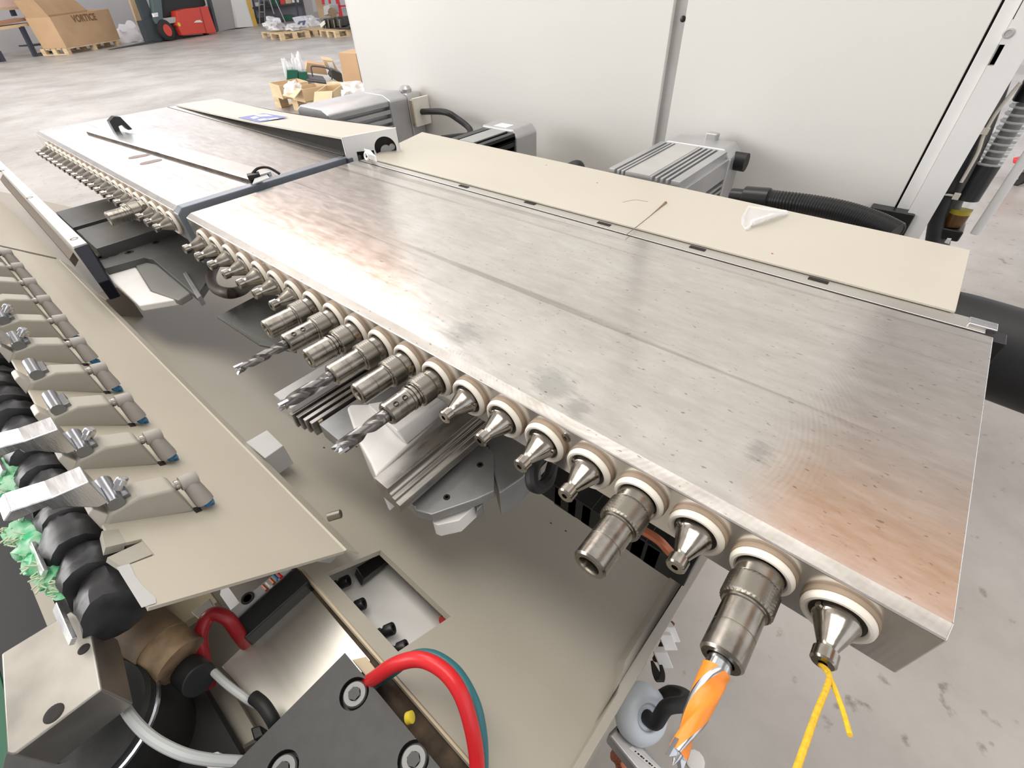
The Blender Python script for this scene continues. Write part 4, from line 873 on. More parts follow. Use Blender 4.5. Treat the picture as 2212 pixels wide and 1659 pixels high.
cable('grey_cable', 'light grey printed cable curving under the aluminium block', [Z(256, 1498, -70), Z(280, 1545, -66), Z(325, 1592, -66), Z(385, 1625, -70), Z(445, 1640, -78), Z(520, 1645, -92)], 2.7, greyc)
cable('white_cable', 'thin translucent tube beside the black roller', [Z(462, 1452, -98), Z(490, 1478, -96), Z(530, 1508, -98), Z(552, 1522, -104)], 2.2, greyc)
tag(B().tube([Z(548, 1506, -98), Z(570, 1525, -96), Z(592, 1560, -100), Z(598, 1580, -112)], 3.6, 12).build('black_sleeve', black), 'short curved black sleeve beside the anodised plate', 'sleeve')
# tray and details between cover and plate
tr = thing('front_tray', 'cream and steel tray with brackets between front cover and anodised plate', 'tray', (-300, -220, -175))
B().box(-900, 150, -300, -128, -176, -170).build('tray_floor', cream2, tr, smooth=0)
stz = -118
B().prism([Z(u, v, stz) for u, v in ((478, 1440), (662, 1262), (800, 1425), (800, 1440), (600, 1585))], (0, 0, -4)).build('steel_sheet', M('sheet_steel', (.50,.48,.44), .36, .9, .05, 15, 0, None, (1, 12, 1)), tr, 0.5, 1, 0)
B().prism([Z(u, v, stz+12) for u, v in ((505, 1345), (640, 1224), (666, 1256), (528, 1380))], (0, 0, -14)).build('black_strap', blackp, tr, 1)
hs_ = B().prism([Z(u, v, stz+14) for u, v in ((480, 1332), (618, 1218), (628, 1226), (532, 1310), (494, 1348))], (0, 0, -10)).build('drilled_rail', greyp, tr, 0.5)
B().lathe(Z(535, 1292, stz+14), (0, 0, 1), [(0, 4.5), (.4, 4.2), (.4, 3), (0, 2.6)], 20).build('threaded_hole', darkg, tr)
for i, (u, v, mt) in enumerate(((572, 1268, copper), (580, 1262, ringm), (588, 1254, copper), (596, 1246, bluet), (603, 1241, redh))):
    B().cyl(Z(u-4, v-3, stz+13), Z(u+5, v+6, stz+13), 1.4, 8).build('cable_end', mt, tr)
B().prism([Z(u, v, -112) for u, v in ((412, 1322), (452, 1292), (466, 1318), (432, 1340))], (0, 0, -6)).build('grey_bracket', fingerp, tr, 0.5)
B().prism([Z(u, v, -140) for u, v in ((330, 1300), (440, 1260), (470, 1300), (390, 1350))], (0, 0, -8)).build('beige_guide', beige, tr, 0.5)
B().cyl(Z(290, 1345, -80), Z(352, 1398, -84), 15, 24).build('brown_shaft', brown, tr)
B().cyl(Z(345, 1392, -84), Z(392, 1428, -88), 14.5, 24).build('worn_shaft_end', M('shaft_beige', (.24, .165, .095), .6, 0, .6, 60), tr)
B().cyl(Z(390, 1424, -100), Z(408, 1446, -100), 7, 20).build('white_bush', ringm, tr)
B().cyl(Z(405, 1448, -98), Z(432, 1470, -94), 9.5, 22).build('black_roller', black, tr, 1)
B().prism([Z(u, v, -150) for u, v in ((375, 1500), (470, 1440), (560, 1590), (440, 1659), (420, 1640))], (0, 0, -6)).build('cream_plate', cream2, tr, 0.5)
B().prism([Z(u, v, -128) for u, v in ((540, 1572), (562, 1566), (570, 1588), (548, 1600))], (0, 0, -14)).build('black_cube', blackp, tr, 1)
B().prism([Z(u, v, -110) for u, v in ((425, 1636), (470, 1622), (500, 1650), (460, 1672))], (0, 0, -10)).build('white_connector', whitep, tr, 1)
B().prism([Z(u, v, -104) for u, v in ((760, 1425), (790, 1418), (812, 1446), (790, 1460))], (0, 0, -10)).build('brown_spacer', beige, tr, 0.5)
# dark frame and green beam along the left edge
fbm = thing('green_beam', 'dark green machine beam along the lower left edge of photo', 'beam', (-600, -300, -200))
gz = Z(30, 1560, -150)
B().box(-1500, gz.x+60, gz.y-60, gz.y, -230, -150).build('beam', M('beam_green', (.012, .10, .05), .45), fbm, 1)
B().box(-1500, 150, -1000, -305, FL, -240).build('unseen_shade_block', M('shade_block_grey', (.16, .16, .155), .5), fbm, smooth=0)  # unseen block, added to darken what the head's front face reflects
B().box(-1500, -180, -300, -215, -140, -128).build('black_channel', M('channel_black', (.01, .01, .011), .6), fbm, smooth=0)
B().prism([Z(u, v, -120) for u, v in ((62, 1255), (90, 1245), (145, 1360), (105, 1360))], (0, 0, -4)).build('cream_web', cream2, fbm, smooth=0)

# ================================================================== LOWER RIGHT: what hangs beside the bed
xg = bx1+30
def GX(u, v, z=-300): return Z(u, v, z)
gl_ = thing('cable_gland', 'pale blue nylon cable gland with black cable, below the bed edge', 'cable gland', tuple(Z(1390, 1550, -330)))
gc = Z(1392, 1545, -300); up_ = (CAM-gc).normalized(); ga = (up_*.75+V((.45, .1, -.1))).normalized()
s3 = (gc-CAM).dot(RZ)/F
B().lathe(gc-ga*s3*30, ga, [(0, 52*s3), (6*s3, 60*s3), (26*s3, 60*s3), (40*s3, 52*s3), (48*s3, 40*s3), (48*s3, 26*s3), (40*s3, 25*s3)], 28).build('nut', gland, gl_, 2)
B().tube([gc+ga*s3*5, gc+ga*s3*40, Z(1440, 1528, -270), Z(1478, 1520, -275), Z(1482, 1505, -300), Z(1450, 1495, -330), Z(1420, 1510, -350)], 15*s3, 12).build('cable', black, gl_)
pfz = -320
pf = thing('cable_duct', 'silver aluminium duct with printed label strip, lower right', 'duct', tuple(Z(1360, 1620, pfz)))
d0, d1, d2, d3 = Z(1312, 1588, pfz), Z(1338, 1560, pfz), Z(1470, 1690, pfz), Z(1420, 1720, pfz)
B().prism([d0, d1, d2, d3], (0, 0, -26)).build('profile', motor_grey, pf, 3, 3)
lb = B().prism([Z(1358, 1617, pfz+.4), Z(1366, 1612, pfz+.4), Z(1432, 1668, pfz+.4), Z(1424, 1674, pfz+.4)], (0, 0, .3)).build('label_strip', paper, pf, smooth=0)
mk = B()
for k in range(9):
    q_ = .14+k*.09; a_, b_ = lerp(Z(1360, 1616.5, pfz+.8), Z(1426, 1673, pfz+.8), q_), lerp(Z(1365, 1613, pfz+.8), Z(1431, 1669, pfz+.8), q_)
    w1 = lerp(Z(1360, 1616.5, pfz+.8), Z(1426, 1673, pfz+.8), q_+.035+.02*(k % 3))-a_
    mk.prism([lerp(a_, b_, .25), lerp(a_, b_, .8), lerp(a_, b_, .8)+w1, lerp(a_, b_, .25)+w1], (0, 0, .15))
mk.build('label_print', darkg, lb, smooth=0)
B().prism([Z(1333, 1575, pfz+2), Z(1343, 1562, pfz+2), Z(1347, 1568, pfz+2), Z(1337, 1583, pfz+2)], (0, 0, -8)).build('black_end', blackp, pf, smooth=0)
tag(B().tube([Z(1330, 1622, -380), Z(1345, 1640, -385), Z(1350, 1680, -400)], 9, 10, wob=.2).build('copper_fitting', copper), 'copper coloured fitting under the silver duct', 'fitting')
cw = thing('connector_bundle', 'white plugs and looped black wires hanging below the bed edge', 'connector', tuple(Z(1430, 1420, -340)))
for (u, v) in ((1440, 1382), (1430, 1420), (1446, 1365)): 
    c = Z(u, v, -330); B().obox(c, RX*7, (RX*.4+RY).normalized()*9, RZ*6).build('plug', paper, cw, 1)
for k in range(4):
    B().tube([Z(1408, 1428, -330), Z(1412+k*4, 1455, -330), Z(1420+k*4, 1471, -330), Z(1428+k*2, 1455, -330), Z(1424, 1425, -330)], 1.3, 7).build('wire', blackp, cw)
B().tube([Z(1452, 1345, -330), Z(1445, 1360, -330), Z(1425, 1405, -335), Z(1415, 1425, -330)], 3, 8).build('dark_lead', M('lead_dark', (.12, .03, .03), .5), cw)
for (u, v, r_) in ((1500, 1645, 14), (1468, 1610, 10)):  # added floor discs stand in for the drill tip's blurred spurs
    c = FZ(u, v); tag(B().lathe(c, (0, 0, 1), [(0, r_*1.2), (8, r_*1.2), (9, r_)], 12).build('spur_disc', paper), ('larger' if r_ > 12 else 'smaller')+' pale floor disc standing in for a blurred drill tip spur', 'cap')

# ================================================================== BACKGROUND, far left
def vp(pa, pb):
    a_, b_ = FZ(*pa), FZ(*pb); n = V((-(b_-a_).y, (b_-a_).x, 0)).normalized()
    if n.dot(a_-CAM) < 0: n = -n
    return (lambda u, v, off=0: PL(u, v, a_+n*off, n)), n, a_, b_
def up(p, z): return V((p.x, p.y, FL+z))
def pallet(label, pa, pb, depth, h=140, group='wooden pallets'):
    a_, b_ = FZ(*pa), FZ(*pb); e = (b_-a_); Lg = e.length; e.normalize(); n = V((-e.y, e.x, 0))
    if n.dot(a_-CAM) < 0: n = -n
    t = thing('pallet', label, 'pallet', tuple(lerp(a_, b_, .5)+n*depth/2), group)
    for k in range(5):
        q_ = (k/4)*(depth-110)
        B().prism([a_+n*q_+V((0, 0, h-24)), b_+n*q_+V((0, 0, h-24)), b_+n*(q_+110)+V((0, 0, h-24)), a_+n*(q_+110)+V((0, 0, h-24))], (0, 0, 24)).build('board', wood, t, smooth=0)
    for k in range(3):
        c0_ = a_+e*(k/2*(Lg-110))
        for q_ in (0, (depth-110)/2, depth-110):
            p_ = c0_+n*q_; B().prism([p_+V((0, 0, 18)), p_+e*110+V((0, 0, 18)), p_+e*110+n*110+V((0, 0, 18)), p_+n*110+V((0, 0, 18))], (0, 0, h-42)).build('block', wood, t, smooth=0)
        B().prism([c0_, c0_+e*110, c0_+e*110+n*depth, c0_+n*depth], (0, 0, 18)).build('runner', wood, t, smooth=0)
    return t, a_, e, n, Lg, depth, h
# pallet and carton
t, a_, e, n, Lg, dp, h = pallet('pallet under the big printed cardboard box by the wall', (150, 118), (262, 98), 700, 130, 'pallets along the back wall')
P, nn, _, _ = vp((150, 118), (262, 98))
bx = thing('cardboard_carton', 'big open cardboard box with printed word, on a pallet by the wall', 'box', tuple(up(lerp(a_, a_+e*Lg, .5)+n*450, 130)))
q_ = [up(P(146, 106), 133), up(P(262, 89), 133), P(234, 19), P(107, 37)]
B().prism(q_, nn*6).build('front_panel', card, bx, smooth=0)
B().prism([q_[0]+nn*8, q_[0]+nn*620, q_[3]+nn*620, q_[3]+nn*8], e*6).build('side_panel', card, bx, smooth=0)
B().prism([q_[1]+nn*8, q_[1]+nn*620, q_[2]+nn*620, q_[2]+nn*8], -e*6).build('side_panel', card, bx, smooth=0)
B().prism([p+nn*620 for p in q_], nn*6).build('back_panel', card, bx, smooth=0)
B().prism([q_[3]+nn*626, q_[2]+nn*626, lerp(q_[2], q_[3], .12)+nn*800+V((0, 0, 420)), lerp(q_[3], q_[2], .12)+nn*800+V((0, 0, 420))], nn*6).build('back_flap', card, bx, smooth=0)
B().prism([q_[3]+nn*8, q_[3]+nn*600, q_[3]+nn*560-e*120+V((0, 0, 330)), q_[3]+nn*60-e*120+V((0, 0, 330))], e*6).build('side_flap', card, bx, smooth=0)
tx = bpy.data.curves.new('printed_word', 'FONT'); tx.body = 'VORTICE'; tx.size = 0.19; tx.extrude = 0.002; tx.align_x = 'CENTER'; tx.align_y = 'CENTER'; tx.space_character = 1.05; tx.offset = 0.006
to = bpy.data.objects.new('printed_word', tx); COL.objects.link(to); bpy.context.view_layer.update()
tme = bpy.data.meshes.new_from_object(to.evaluated_get(bpy.context.evaluated_depsgraph_get())); bpy.data.objects.remove(to)
to = bpy.data.objects.new('printed_word', tme); COL.objects.link(to); tme.materials.clear(); tme.materials.append(ink)
ctr = P(182, 39)-nn*6; xd_ = e; zd_ = V((0, 0, 1)); mm = Matrix((xd_, zd_, -nn if xd_.cross(zd_).dot(-nn) > 0 else nn)).transposed().to_4x4(); mm.translation = ctr/1000
put(to, bx); to.matrix_basis = mm
# worktable at the far left
P, nn, _, _ = vp((80, 122), (190, 105))
wt = thing('worktable', 'long wooden worktable with dark steel legs at the far left', 'table', tuple(FZ(60, 125)))
B().prism([P(-60, 66), P(103, 44), P(103, 50), P(-60, 74)], nn*330).build('tabletop', card2, wt, smooth=0)
B().prism([P(-60, 60), P(55, 38), P(60, 44), P(-60, 67)], nn*120+nn*200).build('plank', M('plank_brown', (.36, .2, .12), .7), wt, smooth=0)
B().prism([P(43, 57), P(52, 56), P(84, 122), P(76, 124)], nn*60).build('leg', M('leg_dark', (.04, .045, .07), .5), wt, smooth=0)
B().prism([P(-6, 110), P(2, 110), P(20, 143), P(8, 146)], nn*60).build('leg', M('leg_dark', (.04, .045, .07), .5), wt, smooth=0)
B().prism([P(70, 97), P(130, 90), P(130, 93), P(72, 100)], nn*30+nn*400).build('brace', M('leg_dark', (.04, .045, .07), .5), wt, smooth=0)
pk_ = tag(B().prism([P(-60, 20, 350), P(64, 12, 350), P(52, -30, 350), P(-60, -30, 350)], nn*300).build('pink_parcel', M('parcel_pink', (.72, .52, .45), .6), smooth=0), 'pale pink wrapped parcel above the wooden worktable', 'parcel')
B().prism([P(-60, 26, 300), P(68, 18, 300), P(68, 13, 300), P(-60, 20, 300)], nn*400).build('upper_shelf', card2, wt, smooth=0)
B().prism([P(24, 22, 320), P(32, 21, 320), P(38, 34, 320), P(29, 35, 320)], nn*60).build('shelf_support', M('leg_dark', (.04, .045, .07), .5), wt, smooth=0)
tag(B().prism([P(88, 120), P(118, 113), P(114, 110), P(88, 116)], nn*200).build('dark_mat', M('mat_dark', (.10, .10, .08), .8), smooth=0), 'dark bundle on the floor under the wooden worktable', 'bundle')
tag(B().prism([P(-40, 160), P(-2, 148), P(-10, 120), P(-40, 125)], nn*300).build('brown_post', wood, smooth=0), 'brown wooden crate edge at the far left frame border', 'crate')
# white sack on the floor
P, nn, _, _ = vp((265, 98), (330, 92))
bb = B(); cpt = P(292, 88); bm2 = bmesh.new(); bmesh.ops.create_icosphere(bm2, subdivisions=3, radius=1)
rw = (P(330, 88)-P(258, 88)).length/2
for vv in bm2.verts:
    k_ = 1+.25*math.sin(vv.co.x*7+vv.co.y*5)*math.cos(vv.co.z*6+vv.co.x*3); vv.co = V((vv.co.x*rw*k_, vv.co.y*rw*.6*k_, max(vv.co.z, -.25)*330*k_))
bm2.verts.ensure_lookup_table(); e2 = (P(330, 90)-P(258, 90)).normalized(); e2.z = 0; e2.normalize()
bb.add([up(cpt, 90)+nn*1100+e2*vv.co.x+nn*vv.co.y+V((0, 0, vv.co.z)) for vv in bm2.verts], [[q2.index for q2 in f_.verts] for f_ in bm2.faces]); bm2.free()
tag(bb.build('plastic_sheeting', M('sack_white', (.80, .79, .80), .6), smooth=60), 'crumpled white plastic sheeting between the carton and the forklift', 'sheeting')
# forklift
P, nn, fa_, fb_ = vp((360, 90), (462, 74))
fk = thing('forklift', 'red forklift with dark mast parked against the back wall', 'forklift', tuple(lerp(fa_, fb_, .5)+nn*500))
ed_ = (fb_-fa_).normalized()
WD = 640
B().prism([P(u, v) for u, v in ((381, 24), (400, 19), (430, 16), (449, 13), (458, 40), (468, 68), (466, 72), (450, 73), (447, 72), (394, 77), (386, 60), (380, 54), (384, 44))], nn*WD).build('body', forkr, fk, 20)
B().prism([P(u, v, -4) for u, v in ((431, 17), (433, 17), (447, 71), (445, 72))], nn*6).build('body_seam', M('seam_red', (.35, .03, .02), .5), fk, smooth=0)
B().prism([P(u, v, 120) for u, v in ((350, 52), (384, 48), (396, 78), (452, 74), (455, 78), (360, 88))], nn*(WD-240)).build('chassis', tyre, fk, smooth=0)
B().prism([P(u, v, 60) for u, v in ((352, 40), (382, 36), (386, 48), (356, 52))], nn*(WD-120)).build('floor_plate', greyp, fk, smooth=0)
wr = (P(365, 50)-P(365, 90)).length/2; wc_ = up(P(363, 70), wr)
for off in (0, WD-180):
    whl = B().lathe(wc_+nn*off-nn*20, nn, [(0, wr*.85), (20, wr), (160, wr), (180, wr*.85)], 28).build('wheel', tyre, fk)
    B().lathe(wc_+nn*off-nn*24, nn, [(0, wr*.55), (12, wr*.58), (12, wr*.2), (4, wr*.18)], 24).build('rim', forkr, whl)
rwc = up(P(452, 72), wr*.75)
B().lathe(rwc+nn*60, nn, [(0, wr*.7), (120, wr*.7)], 20).build('rear_wheel', tyre, fk)
drk = M('mast_dark', (.04, .05, .055), .5)
for off in (120, WD-220):
    B().prism([P(u, v, off) for u, v in ((282, -40), (300, -40), (352, 88), (330, 90))], nn*100).build('mast_rail', drk, fk, smooth=0)
    B().prism([P(u, v, off) for u, v in ((238, 107), (320, 90), (335, 88), (335, 91), (300, 98), (258, 106))], nn*110).build('fork', drk, fk, smooth=0)
B().prism([P(u, v, 100) for u, v in ((305, 45), (320, 42), (336, 86), (322, 90))], nn*160).build('fork_carriage', drk, fk, smooth=0)
B().prism([P(u, v, 40) for u, v in ((326, -20), (347, -20), (353, 45), (340, 52), (334, 40))], nn*120).build('cab_post', M('post_teal', (.09, .13, .13), .4), fk, 10)
B().prism([P(u, v, 200) for u, v in ((352, -10), (440, -10), (446, 12), (430, 17), (382, 24), (380, 36), (356, 38))], nn*300).build('seat_and_controls', M('seat_black', (.02, .022, .024), .6), fk, 30)
B().prism([P(u, v, 40) for u, v in ((447, -20), (452, -20), (473, 66), (468, 70))], nn*100).build('rear_post', drk, fk, smooth=0)
B().prism([P(u, v, -6) for u, v in ((331, 29), (341, 27), (342, 36), (334, 37))], nn*60).build('headlight', paper, fk, smooth=0)
B().lathe(P(387, 53)-nn*8, nn, [(0, 45), (8, 50)], 16).build('yellow_light', yel2, fk)
B().prism([P(u, v, -5) for u, v in ((419, 49), (424, 44), (432, 43), (438, 48))], nn*6).build('white_badge', paper, fk, smooth=0)
tag(B().prism([P(270, -30, 1700), P(282, -30, 1700), P(318, 72, 1700), P(306, 75, 1700)], nn*60).build('tan_board', card2, smooth=0), 'tan board leaning upright behind the forklift mast', 'board')
# pillar, white panel, yellow bar
P, nn, _, _ = vp((475, 68), (545, 58))
struct(B().prism([P(u, v, 100) for u, v in ((452, -30), (500, -30), (513, 60), (472, 68))], nn*500).build('trim_1', M('pillar_grey', (.40, .39, .38), .7), smooth=0))
tag(B().prism([P(u, v) for u, v in ((498, -30), (528, -30), (549, 57), (514, 60))], nn*500).build('white_board', paper, smooth=0), 'white upright board leaning beside the grey pillar', 'board')
tag(B().prism([P(u, v, -30) for u, v in ((524, -30), (530, -30), (557, 56), (550, 58))], nn*20).build('yellow_bar', yelbar, smooth=0), 'yellow bar leaning against the white upright board', 'bar')
# workbench rack behind the ladder
P, nn, ka, kb = vp((560, 52), (700, 42))
rk = thing('tool_rack', 'cluttered dark tool rack behind the folding ladder', 'rack', tuple(FZ(620, 50)+nn*900))
dkm = M('rack_dark', (.06, .06, .07), .6); gry = M('rack_grey', (.22, .22, .25), .6)
B().prism([P(u, v, 700) for u, v in ((540, -30), (655, -30), (665, 46), (555, 54))], nn*60).build('back_board', gry, rk, smooth=0)
B().prism([P(u, v, 300) for u, v in ((545, 16), (650, 5), (650, 8), (546, 20))], nn*400).build('shelf', dkm, rk, smooth=0)
B().prism([P(u, v, 300) for u, v in ((600, 48), (660, 36), (662, 40), (602, 53))], nn*400).build('shelf', dkm, rk, smooth=0)
for u in (548, 640): B().prism([P(u-8, -20, 280), P(u-4, -20, 280), P(u+10, 52, 280), P(u+6, 52, 280)], nn*40).build('upright', dkm, rk, smooth=0)
for i, (u0, u1, v0, v1, mt, lab) in enumerate(((552, 562, 6, 14, paper, 'small white carton at the left end of tool rack'), (588, 604, 0, 11, greend, 'dark green crate on the top shelf of tool rack'), (606, 616, -6, 10, redl, 'red tool box on the top shelf of tool rack'), (617, 630, -4, 8, card2, 'tan carton on the top shelf of tool rack'), (631, 646, -8, 6, paper, 'white carton at the right end of tool rack shelf'), (612, 632, 33, 45, greend, 'green bin on the lower shelf of tool rack'), (565, 580, 4, 15, dkm, 'black tool case on the top shelf of tool rack'))):
    tag(B().prism([P(u0, v1, 330), P(u1, v1-1, 330), P(u1-2, v0-1, 330), P(u0-2, v0, 330)], nn*250).build('storage_box', mt, smooth=0), lab, 'box')
for (u0, u1, v1, h_) in ((548, 575, 52, 0), ):
    tag(B().prism([P(552, 40, 260), P(590, 36, 260), P(592, 50, 260), P(556, 54, 260)], nn*250).build('dark_case', dkm, bevel=20), 'dark case on the floor behind the ladder legs', 'case')
ld = thing('folding_ladder', 'grey folding ladder standing in front of the tool rack', 'ladder', tuple(FZ(580, 52)))
for (ua, va, ub, vb) in ((559, -20, 561, 52), (569, -20, 573, 54), (576, -20, 592, 30), (586, -20, 617, 50)):
    B().cyl(P(ua, va, 100), P(ub, vb, 100), 22, 10).build('leg', M('ladder_grey', (.42, .42, .41), .4, .5), ld)
for v in (-6, 10, 26): B().cyl(P(560, v, 100), P(572, v, 100), 15, 8).build('rung', M('ladder_grey', (.42, .42, .41), .4, .5), ld)
# concrete column and leaning boards, red press frame
struct(B().prism([P(u, v, 500) for u, v in ((648, -30), (668, -30), (680, 40), (664, 44))], nn*400).build('trim_2', M('pillar_grey', (.40, .39, .38), .7), smooth=0))
tag(B().prism([P(u, v, 600) for u, v in ((672, -30), (692, -30), (706, 36), (690, 40))], nn*60).build('brown_board', card2, smooth=0), 'tan board leaning between the column and red press', 'board')
rp = thing('red_press', 'red steel press frame at the left edge of the white cabinet', 'press', tuple(FZ(740, 50)))
for (ua, va, ub, vb, w_) in ((722, -30, 740, 48, 4), (694, -30, 699, 10, 3), (708, -30, 713, 8, 2.5)):
    B().prism([P(ua-w_, va, 200), P(ua+w_, va, 200), P(ub+w_, vb, 200), P(ub-w_, vb, 200)], nn*140).build('column', redl, rp, smooth=0)
B().prism([P(726, 12, 200), P(760, 10, 200), P(760, 14, 200), P(728, 16, 200)], nn*140).build('crossbar', redl, rp, smooth=0)
B().prism([P(736, 42, 200), P(762, 38, 200), P(764, 48, 200), P(740, 52, 200)], nn*200).build('foot', redl, rp, smooth=0)
# three loaded pallets
def heap(name, label, cat, ctr_, rx, ry, rz, mt, seed, parent=None):
    random.seed(seed); bm2 = bmesh.new(); bmesh.ops.create_icosphere(bm2, subdivisions=3, radius=1); ph = [random.uniform(0, 6) for _ in range(6)]
    for vv in bm2.verts:
        c_ = vv.co; k_ = 1+.28*math.sin(c_.x*6+ph[0])*math.sin(c_.y*5+ph[1])+.2*math.sin(c_.z*7+ph[2]+c_.x*4); vv.co = V((c_.x*rx*k_, c_.y*ry*k_, max(c_.z, -.45)*rz*k_))
    bm2.verts.ensure_lookup_table(); bb = B().add([ctr_+vv.co for vv in bm2.verts], [[q2.index for q2 in f_.verts] for f_ in bm2.faces]); bm2.free()
    o = bb.build(name, mt, parent, smooth=25)
    return tag(o, label, cat) if label else o
t1 = pallet('nearest of the loaded pallets, with bagged parts, left of the cabinet', (568, 83), (609, 88), 800, 145, 'pallets with machine parts')
pc = lambda T_, s_, d_: up(T_[1]+T_[2]*T_[4]*s_+T_[3]*T_[5]*d_, T_[6])
heap('bagged_parts', 'clear plastic bag of metal parts on the nearest loaded pallet', 'bag', pc(t1, .35, .3)+V((0, 0, 130)), 220, 220, 170, plastic, 3)
heap('bagged_parts', 'low heap of bagged parts at the back of the nearest loaded pallet', 'bag', pc(t1, .6, .75)+V((0, 0, 60)), 240, 180, 80, plastic, 4)
t2 = pallet('pallet half hidden behind the nearest loaded pallet', (646, 75), (681, 79), 700, 145, 'pallets with machine parts')
P2, n2__, _, _ = vp((640, 74), (690, 78))
mcn = thing('wrapped_machine', 'pale wrapped machine head on the half hidden pallet', 'machine', tuple(P2(655, 60, 600)))
B().prism([P2(u, v, 500) for u, v in ((630, 38), (645, 35), (652, 40), (664, 42), (664, 58), (638, 60), (636, 48))], n2__*400).build('casing', M('wrap_blue', (.62, .65, .72), .5), mcn, 20)
B().prism([P2(u, v, 480) for u, v in ((645, 46), (659, 44), (656, 54), (653, 54), (654, 48), (648, 49), (645, 54), (642, 54))], n2__*30).build('dark_mark', M('mark_dark', (.12, .13, .2), .6), mcn, smooth=0)
heap('wrapped_bundle', 'white wrapped bundle between the pale machine head and dark machine', 'bundle', P2(676, 55, 500)+V((0, 0, 0)), 170, 170, 210, plastic, 5)
t3 = pallet('pallet carrying the dark machine, next to the cabinet edge', (692, 79), (727, 82), 800, 145, 'pallets with machine parts')
dm = thing('dark_machine', 'dark mechanical unit with grey motor box on a pallet by the cabinet', 'machine', tuple(P2(715, 65, 400)))
dk = M('machine_dark', (.10, .10, .09), .45, .5, .5, 4)
B().prism([P2(u, v, 250) for u, v in ((692, 61), (752, 59), (752, 63), (693, 65))], n2__*500).build('base_plate', dk, dm, 8)
B().prism([P2(u, v, 300) for u, v in ((697, 40), (728, 36), (732, 58), (704, 62))], n2__*400).build('gearbox', dk, dm, 25)
for u in (700, 712, 724, 736): B().cyl(P2(u, 60, 260), P2(u-3, 42, 260), 34, 12).build('cylinder', chuckm, dm)
B().prism([P2(u, v, 350) for u, v in ((698, 14), (711, 10), (714, 30), (700, 34))], n2__*260).build('motor_box', greyp, dm, 12)
B().cyl(P2(718, 28, 300), P2(718, 28, 500), 110, 18).build('pulley', brown, dm)
B().prism([P2(u, v, 220) for u, v in ((690, 52), (700, 44), (702, 52), (694, 60))], n2__*20).build('white_flag', paper, dm, smooth=0)
# scrap cartons near the cabinet
P3, n3_, sa_, sb_ = vp((590, 238), (690, 226))
t4 = pallet('dusty pallet under the open cartons beside the silver motor', (597, 232), (690, 246), 900, 135, 'pallets with open cartons')
def obx(label, px, depth, hgt, mt, z0_=None, th=8, flap=0):
    a_, b_ = px; zt_ = FL+135 if z0_ is None else z0_
    a_, b_ = Z(*a_, zt_), Z(*b_, zt_); e_ = (b_-a_); L_ = e_.length; e_.normalize(); n_ = V((-e_.y, e_.x, 0))
    if n_.dot(a_-CAM) < 0: n_ = -n_
    t = thing('open_carton', label, 'box', tuple(lerp(a_, b_, .5)+n_*depth/2), 'open cartons beside the cabinet')
    H_ = V((0, 0, hgt))
    B().prism([a_, b_, b_+H_, a_+H_], n_*th).build('front_panel', mt, t, smooth=0)
    B().prism([a_+n_*depth, b_+n_*depth, b_+n_*depth+H_, a_+n_*depth+H_], -n_*th).build('back_panel', mt, t, smooth=0)
    B().prism([a_+n_*th, a_+n_*(depth-th), a_+n_*(depth-th)+H_, a_+n_*th+H_], e_*th).build('side_panel', mt, t, smooth=0)
    B().prism([b_+n_*th, b_+n_*(depth-th), b_+n_*(depth-th)+H_, b_+n_*th+H_], -e_*th).build('side_panel', mt, t, smooth=0)
    B().prism([a_+n_*th, b_+n_*th, b_+n_*(depth-th), a_+n_*(depth-th)], V((0, 0, th))).build('bottom_panel', mt, t, smooth=0)
    if flap:
        B().prism([a_+H_, b_+H_, b_+H_-n_*flap*.8-V((0, 0, flap*.5)), a_+H_-n_*flap*.8-V((0, 0, flap*.5))], V((0, 0, th))).build('flap', mt, t, smooth=0)
    return a_, b_, e_, n_, H_
obx('small open carton at the left corner of the dusty pallet', ((590, 207), (612, 215)), 330, 130, card2)
obx('small open carton with folded flap in the middle of dusty pallet', ((634, 216), (660, 222)), 300, 120, card2, None, 8, 130)
ob = obx('open tan carton nearest the silver motor', ((688, 229), (726, 227)), 420, 120, card2, None, 8, 160)
heap('clear_bag', 'clear bag bulging out of the left small carton', 'bag', Z(634, 196, FL+230), 95, 95, 80, film, 11)
heap('clear_bag', 'clear bag of small parts near the cabinet corner', 'bag', Z(765, 198, FL+200), 130, 130, 90, film, 12)
tag(B().prism([Z(737, 195, FL+300), Z(750, 198, FL+300), Z(753, 212, FL+230), Z(738, 213, FL+230)], (0, 0, 6)).build('white_card', paper, smooth=0), 'white card standing in the tan carton by the motor', 'card')
for i, (u0, u1, v0, v1) in enumerate(((620, 643, 178, 152), (645, 664, 182, 156))):
    P4 = lambda u, v: PL(u, v, Z(640, 190, FL+140)+n3_*500, n3_)
    tag(B().prism([P4(u0, v0), P4(u1, v0+2), P4(u1, v1), P4(u0, v1)], n3_*350).build('green_bin', greend, smooth=0), ('left' if i == 0 else 'right')+' dark green bin with plastic bags behind the open cartons', 'bin', 'green bins')
for i, (u, v) in enumerate(((622, 150), (642, 148), (652, 146))):
    heap('plastic_sleeve', ['left', 'middle', 'right'][i]+' clear plastic sleeve sticking out of the green bins', 'bag', PL(u, v+4, Z(640, 190, FL+140)+n3_*600, n3_), 45, 45, 150, film, 20+i)
crt = thing('black_crate', 'dark grey ribbed crate with wire handle among the cartons', 'crate', tuple(P4(690, 190)))
B().prism([P4(661, 168), P4(704, 174), P4(709, 204), P4(671, 200)], n3_*420).build('crate_body', M('crate_grey', (.10, .10, .11), .55), crt, 6)
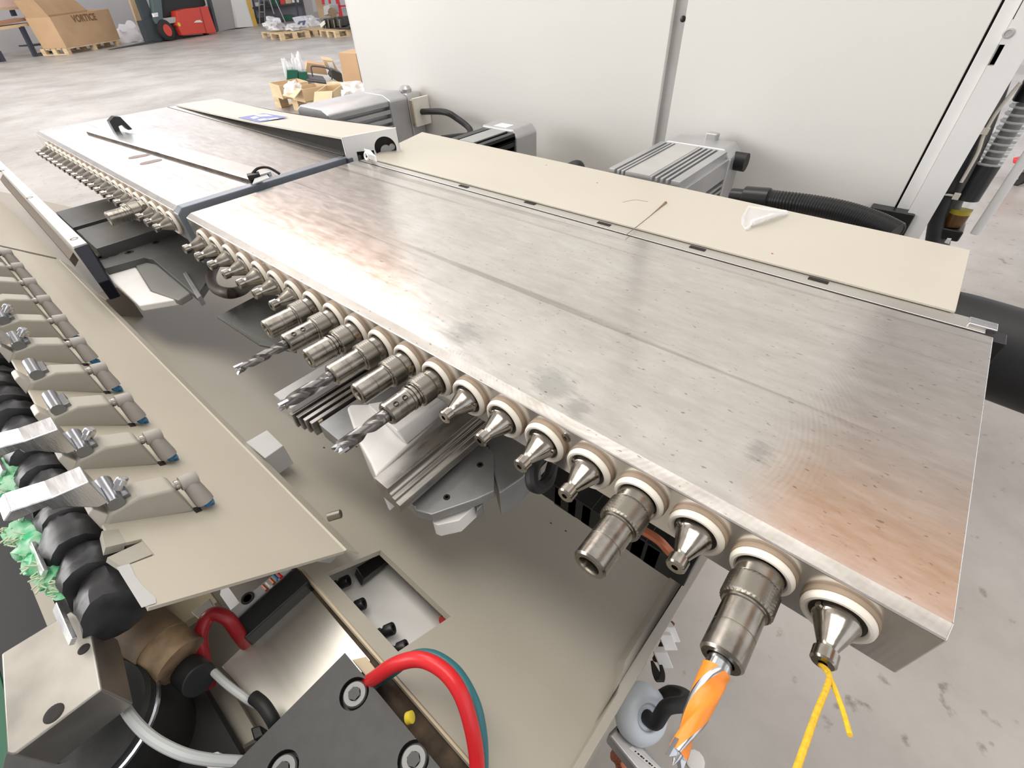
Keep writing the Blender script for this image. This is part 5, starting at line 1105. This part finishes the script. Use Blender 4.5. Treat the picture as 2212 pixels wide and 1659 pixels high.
for k in range(6): B().prism([P4(662+k*2, 171+k*5)-n3_*12, P4(703+k, 176+k*5)-n3_*12, P4(703+k, 178+k*5)-n3_*12, P4(662+k*2, 173+k*5)-n3_*12], n3_*12).build('rib', M('crate_rib', (.17, .17, .18), .5), crt, smooth=0)
B().tube([P4(676, 166), P4(672, 146), P4(680, 143), P4(708, 148), P4(716, 160), P4(717, 172)], 9, 8).build('handle', dkm, crt)
tag(B().prism([P4(665, 166)+n3_*440, P4(715, 172)+n3_*440, P4(708, 150)+n3_*440, P4(668, 144)+n3_*440], n3_*300).build('brown_inlay', card, smooth=0), 'brown carton standing inside the ribbed crate', 'box')
tag(B().prism([P4(716, 172)+n3_*300, P4(748, 190)+n3_*300, P4(744, 165)+n3_*300, P4(722, 156)+n3_*300], n3_*250).build('dark_scrap', dk, bevel=10), 'dark metal scrap heap beside the ribbed crate', 'scrap')
tag(B().prism([P4(716, 160)+n3_*600, P4(742, 166)+n3_*600, P4(730, 143)+n3_*600, P4(706, 140)+n3_*600], n3_*400).build('tan_carton', card2, smooth=0), 'closed tan carton behind the crate with a white label', 'box')
tag(B().prism([P4(716, 146)+n3_*590, P4(728, 146)+n3_*590, P4(734, 164)+n3_*590, P4(722, 160)+n3_*590], n3_*6).build('white_sheet', paper, smooth=0), 'white paper sheet stuck on the closed tan carton', 'paper')
P5, n5_, _, _ = vp((745, 205), (790, 205))
tag(B().prism([P5(747, 200, 300), P5(785, 200, 300), P5(768, 116, 300), P5(731, 114, 300)], n5_*380).build('tall_carton', card, smooth=0), 'tall closed cardboard box beside the white cabinet edge', 'box')
# trolley far right
P6, n6_, ta_, tb_ = vp((2195, 402), (2260, 420))
tl = thing('red_trolley', 'red trolley with a black castor at the right edge of photo', 'trolley', tuple(FZ(2210, 405)))
B().prism([P6(u, v) for u, v in ((2186, 352), (2260, 372), (2260, 330), (2200, 345), (2188, 340))], n6_*500).build('deck', redl, tl, 6)
B().prism([P6(u, v, -10) for u, v in ((2200, 340), (2260, 355), (2260, 340), (2210, 334))], n6_*300).build('load', M('load_orange', (.6, .22, .06), .5), tl, smooth=0)
cw_ = P6(2196, 388); cr_ = (P6(2196, 376)-P6(2196, 402)).length/2
B().lathe(up(P6(2196, 390), cr_), n6_, [(0, cr_*.9), (6, cr_), (34, cr_), (40, cr_*.9)], 20).build('castor', tyre, tl)
B().prism([P6(u, v, -6) for u, v in ((2183, 362), (2203, 368), (2198, 388), (2190, 386))], n6_*50).build('castor_fork', greyp, tl, smooth=0)
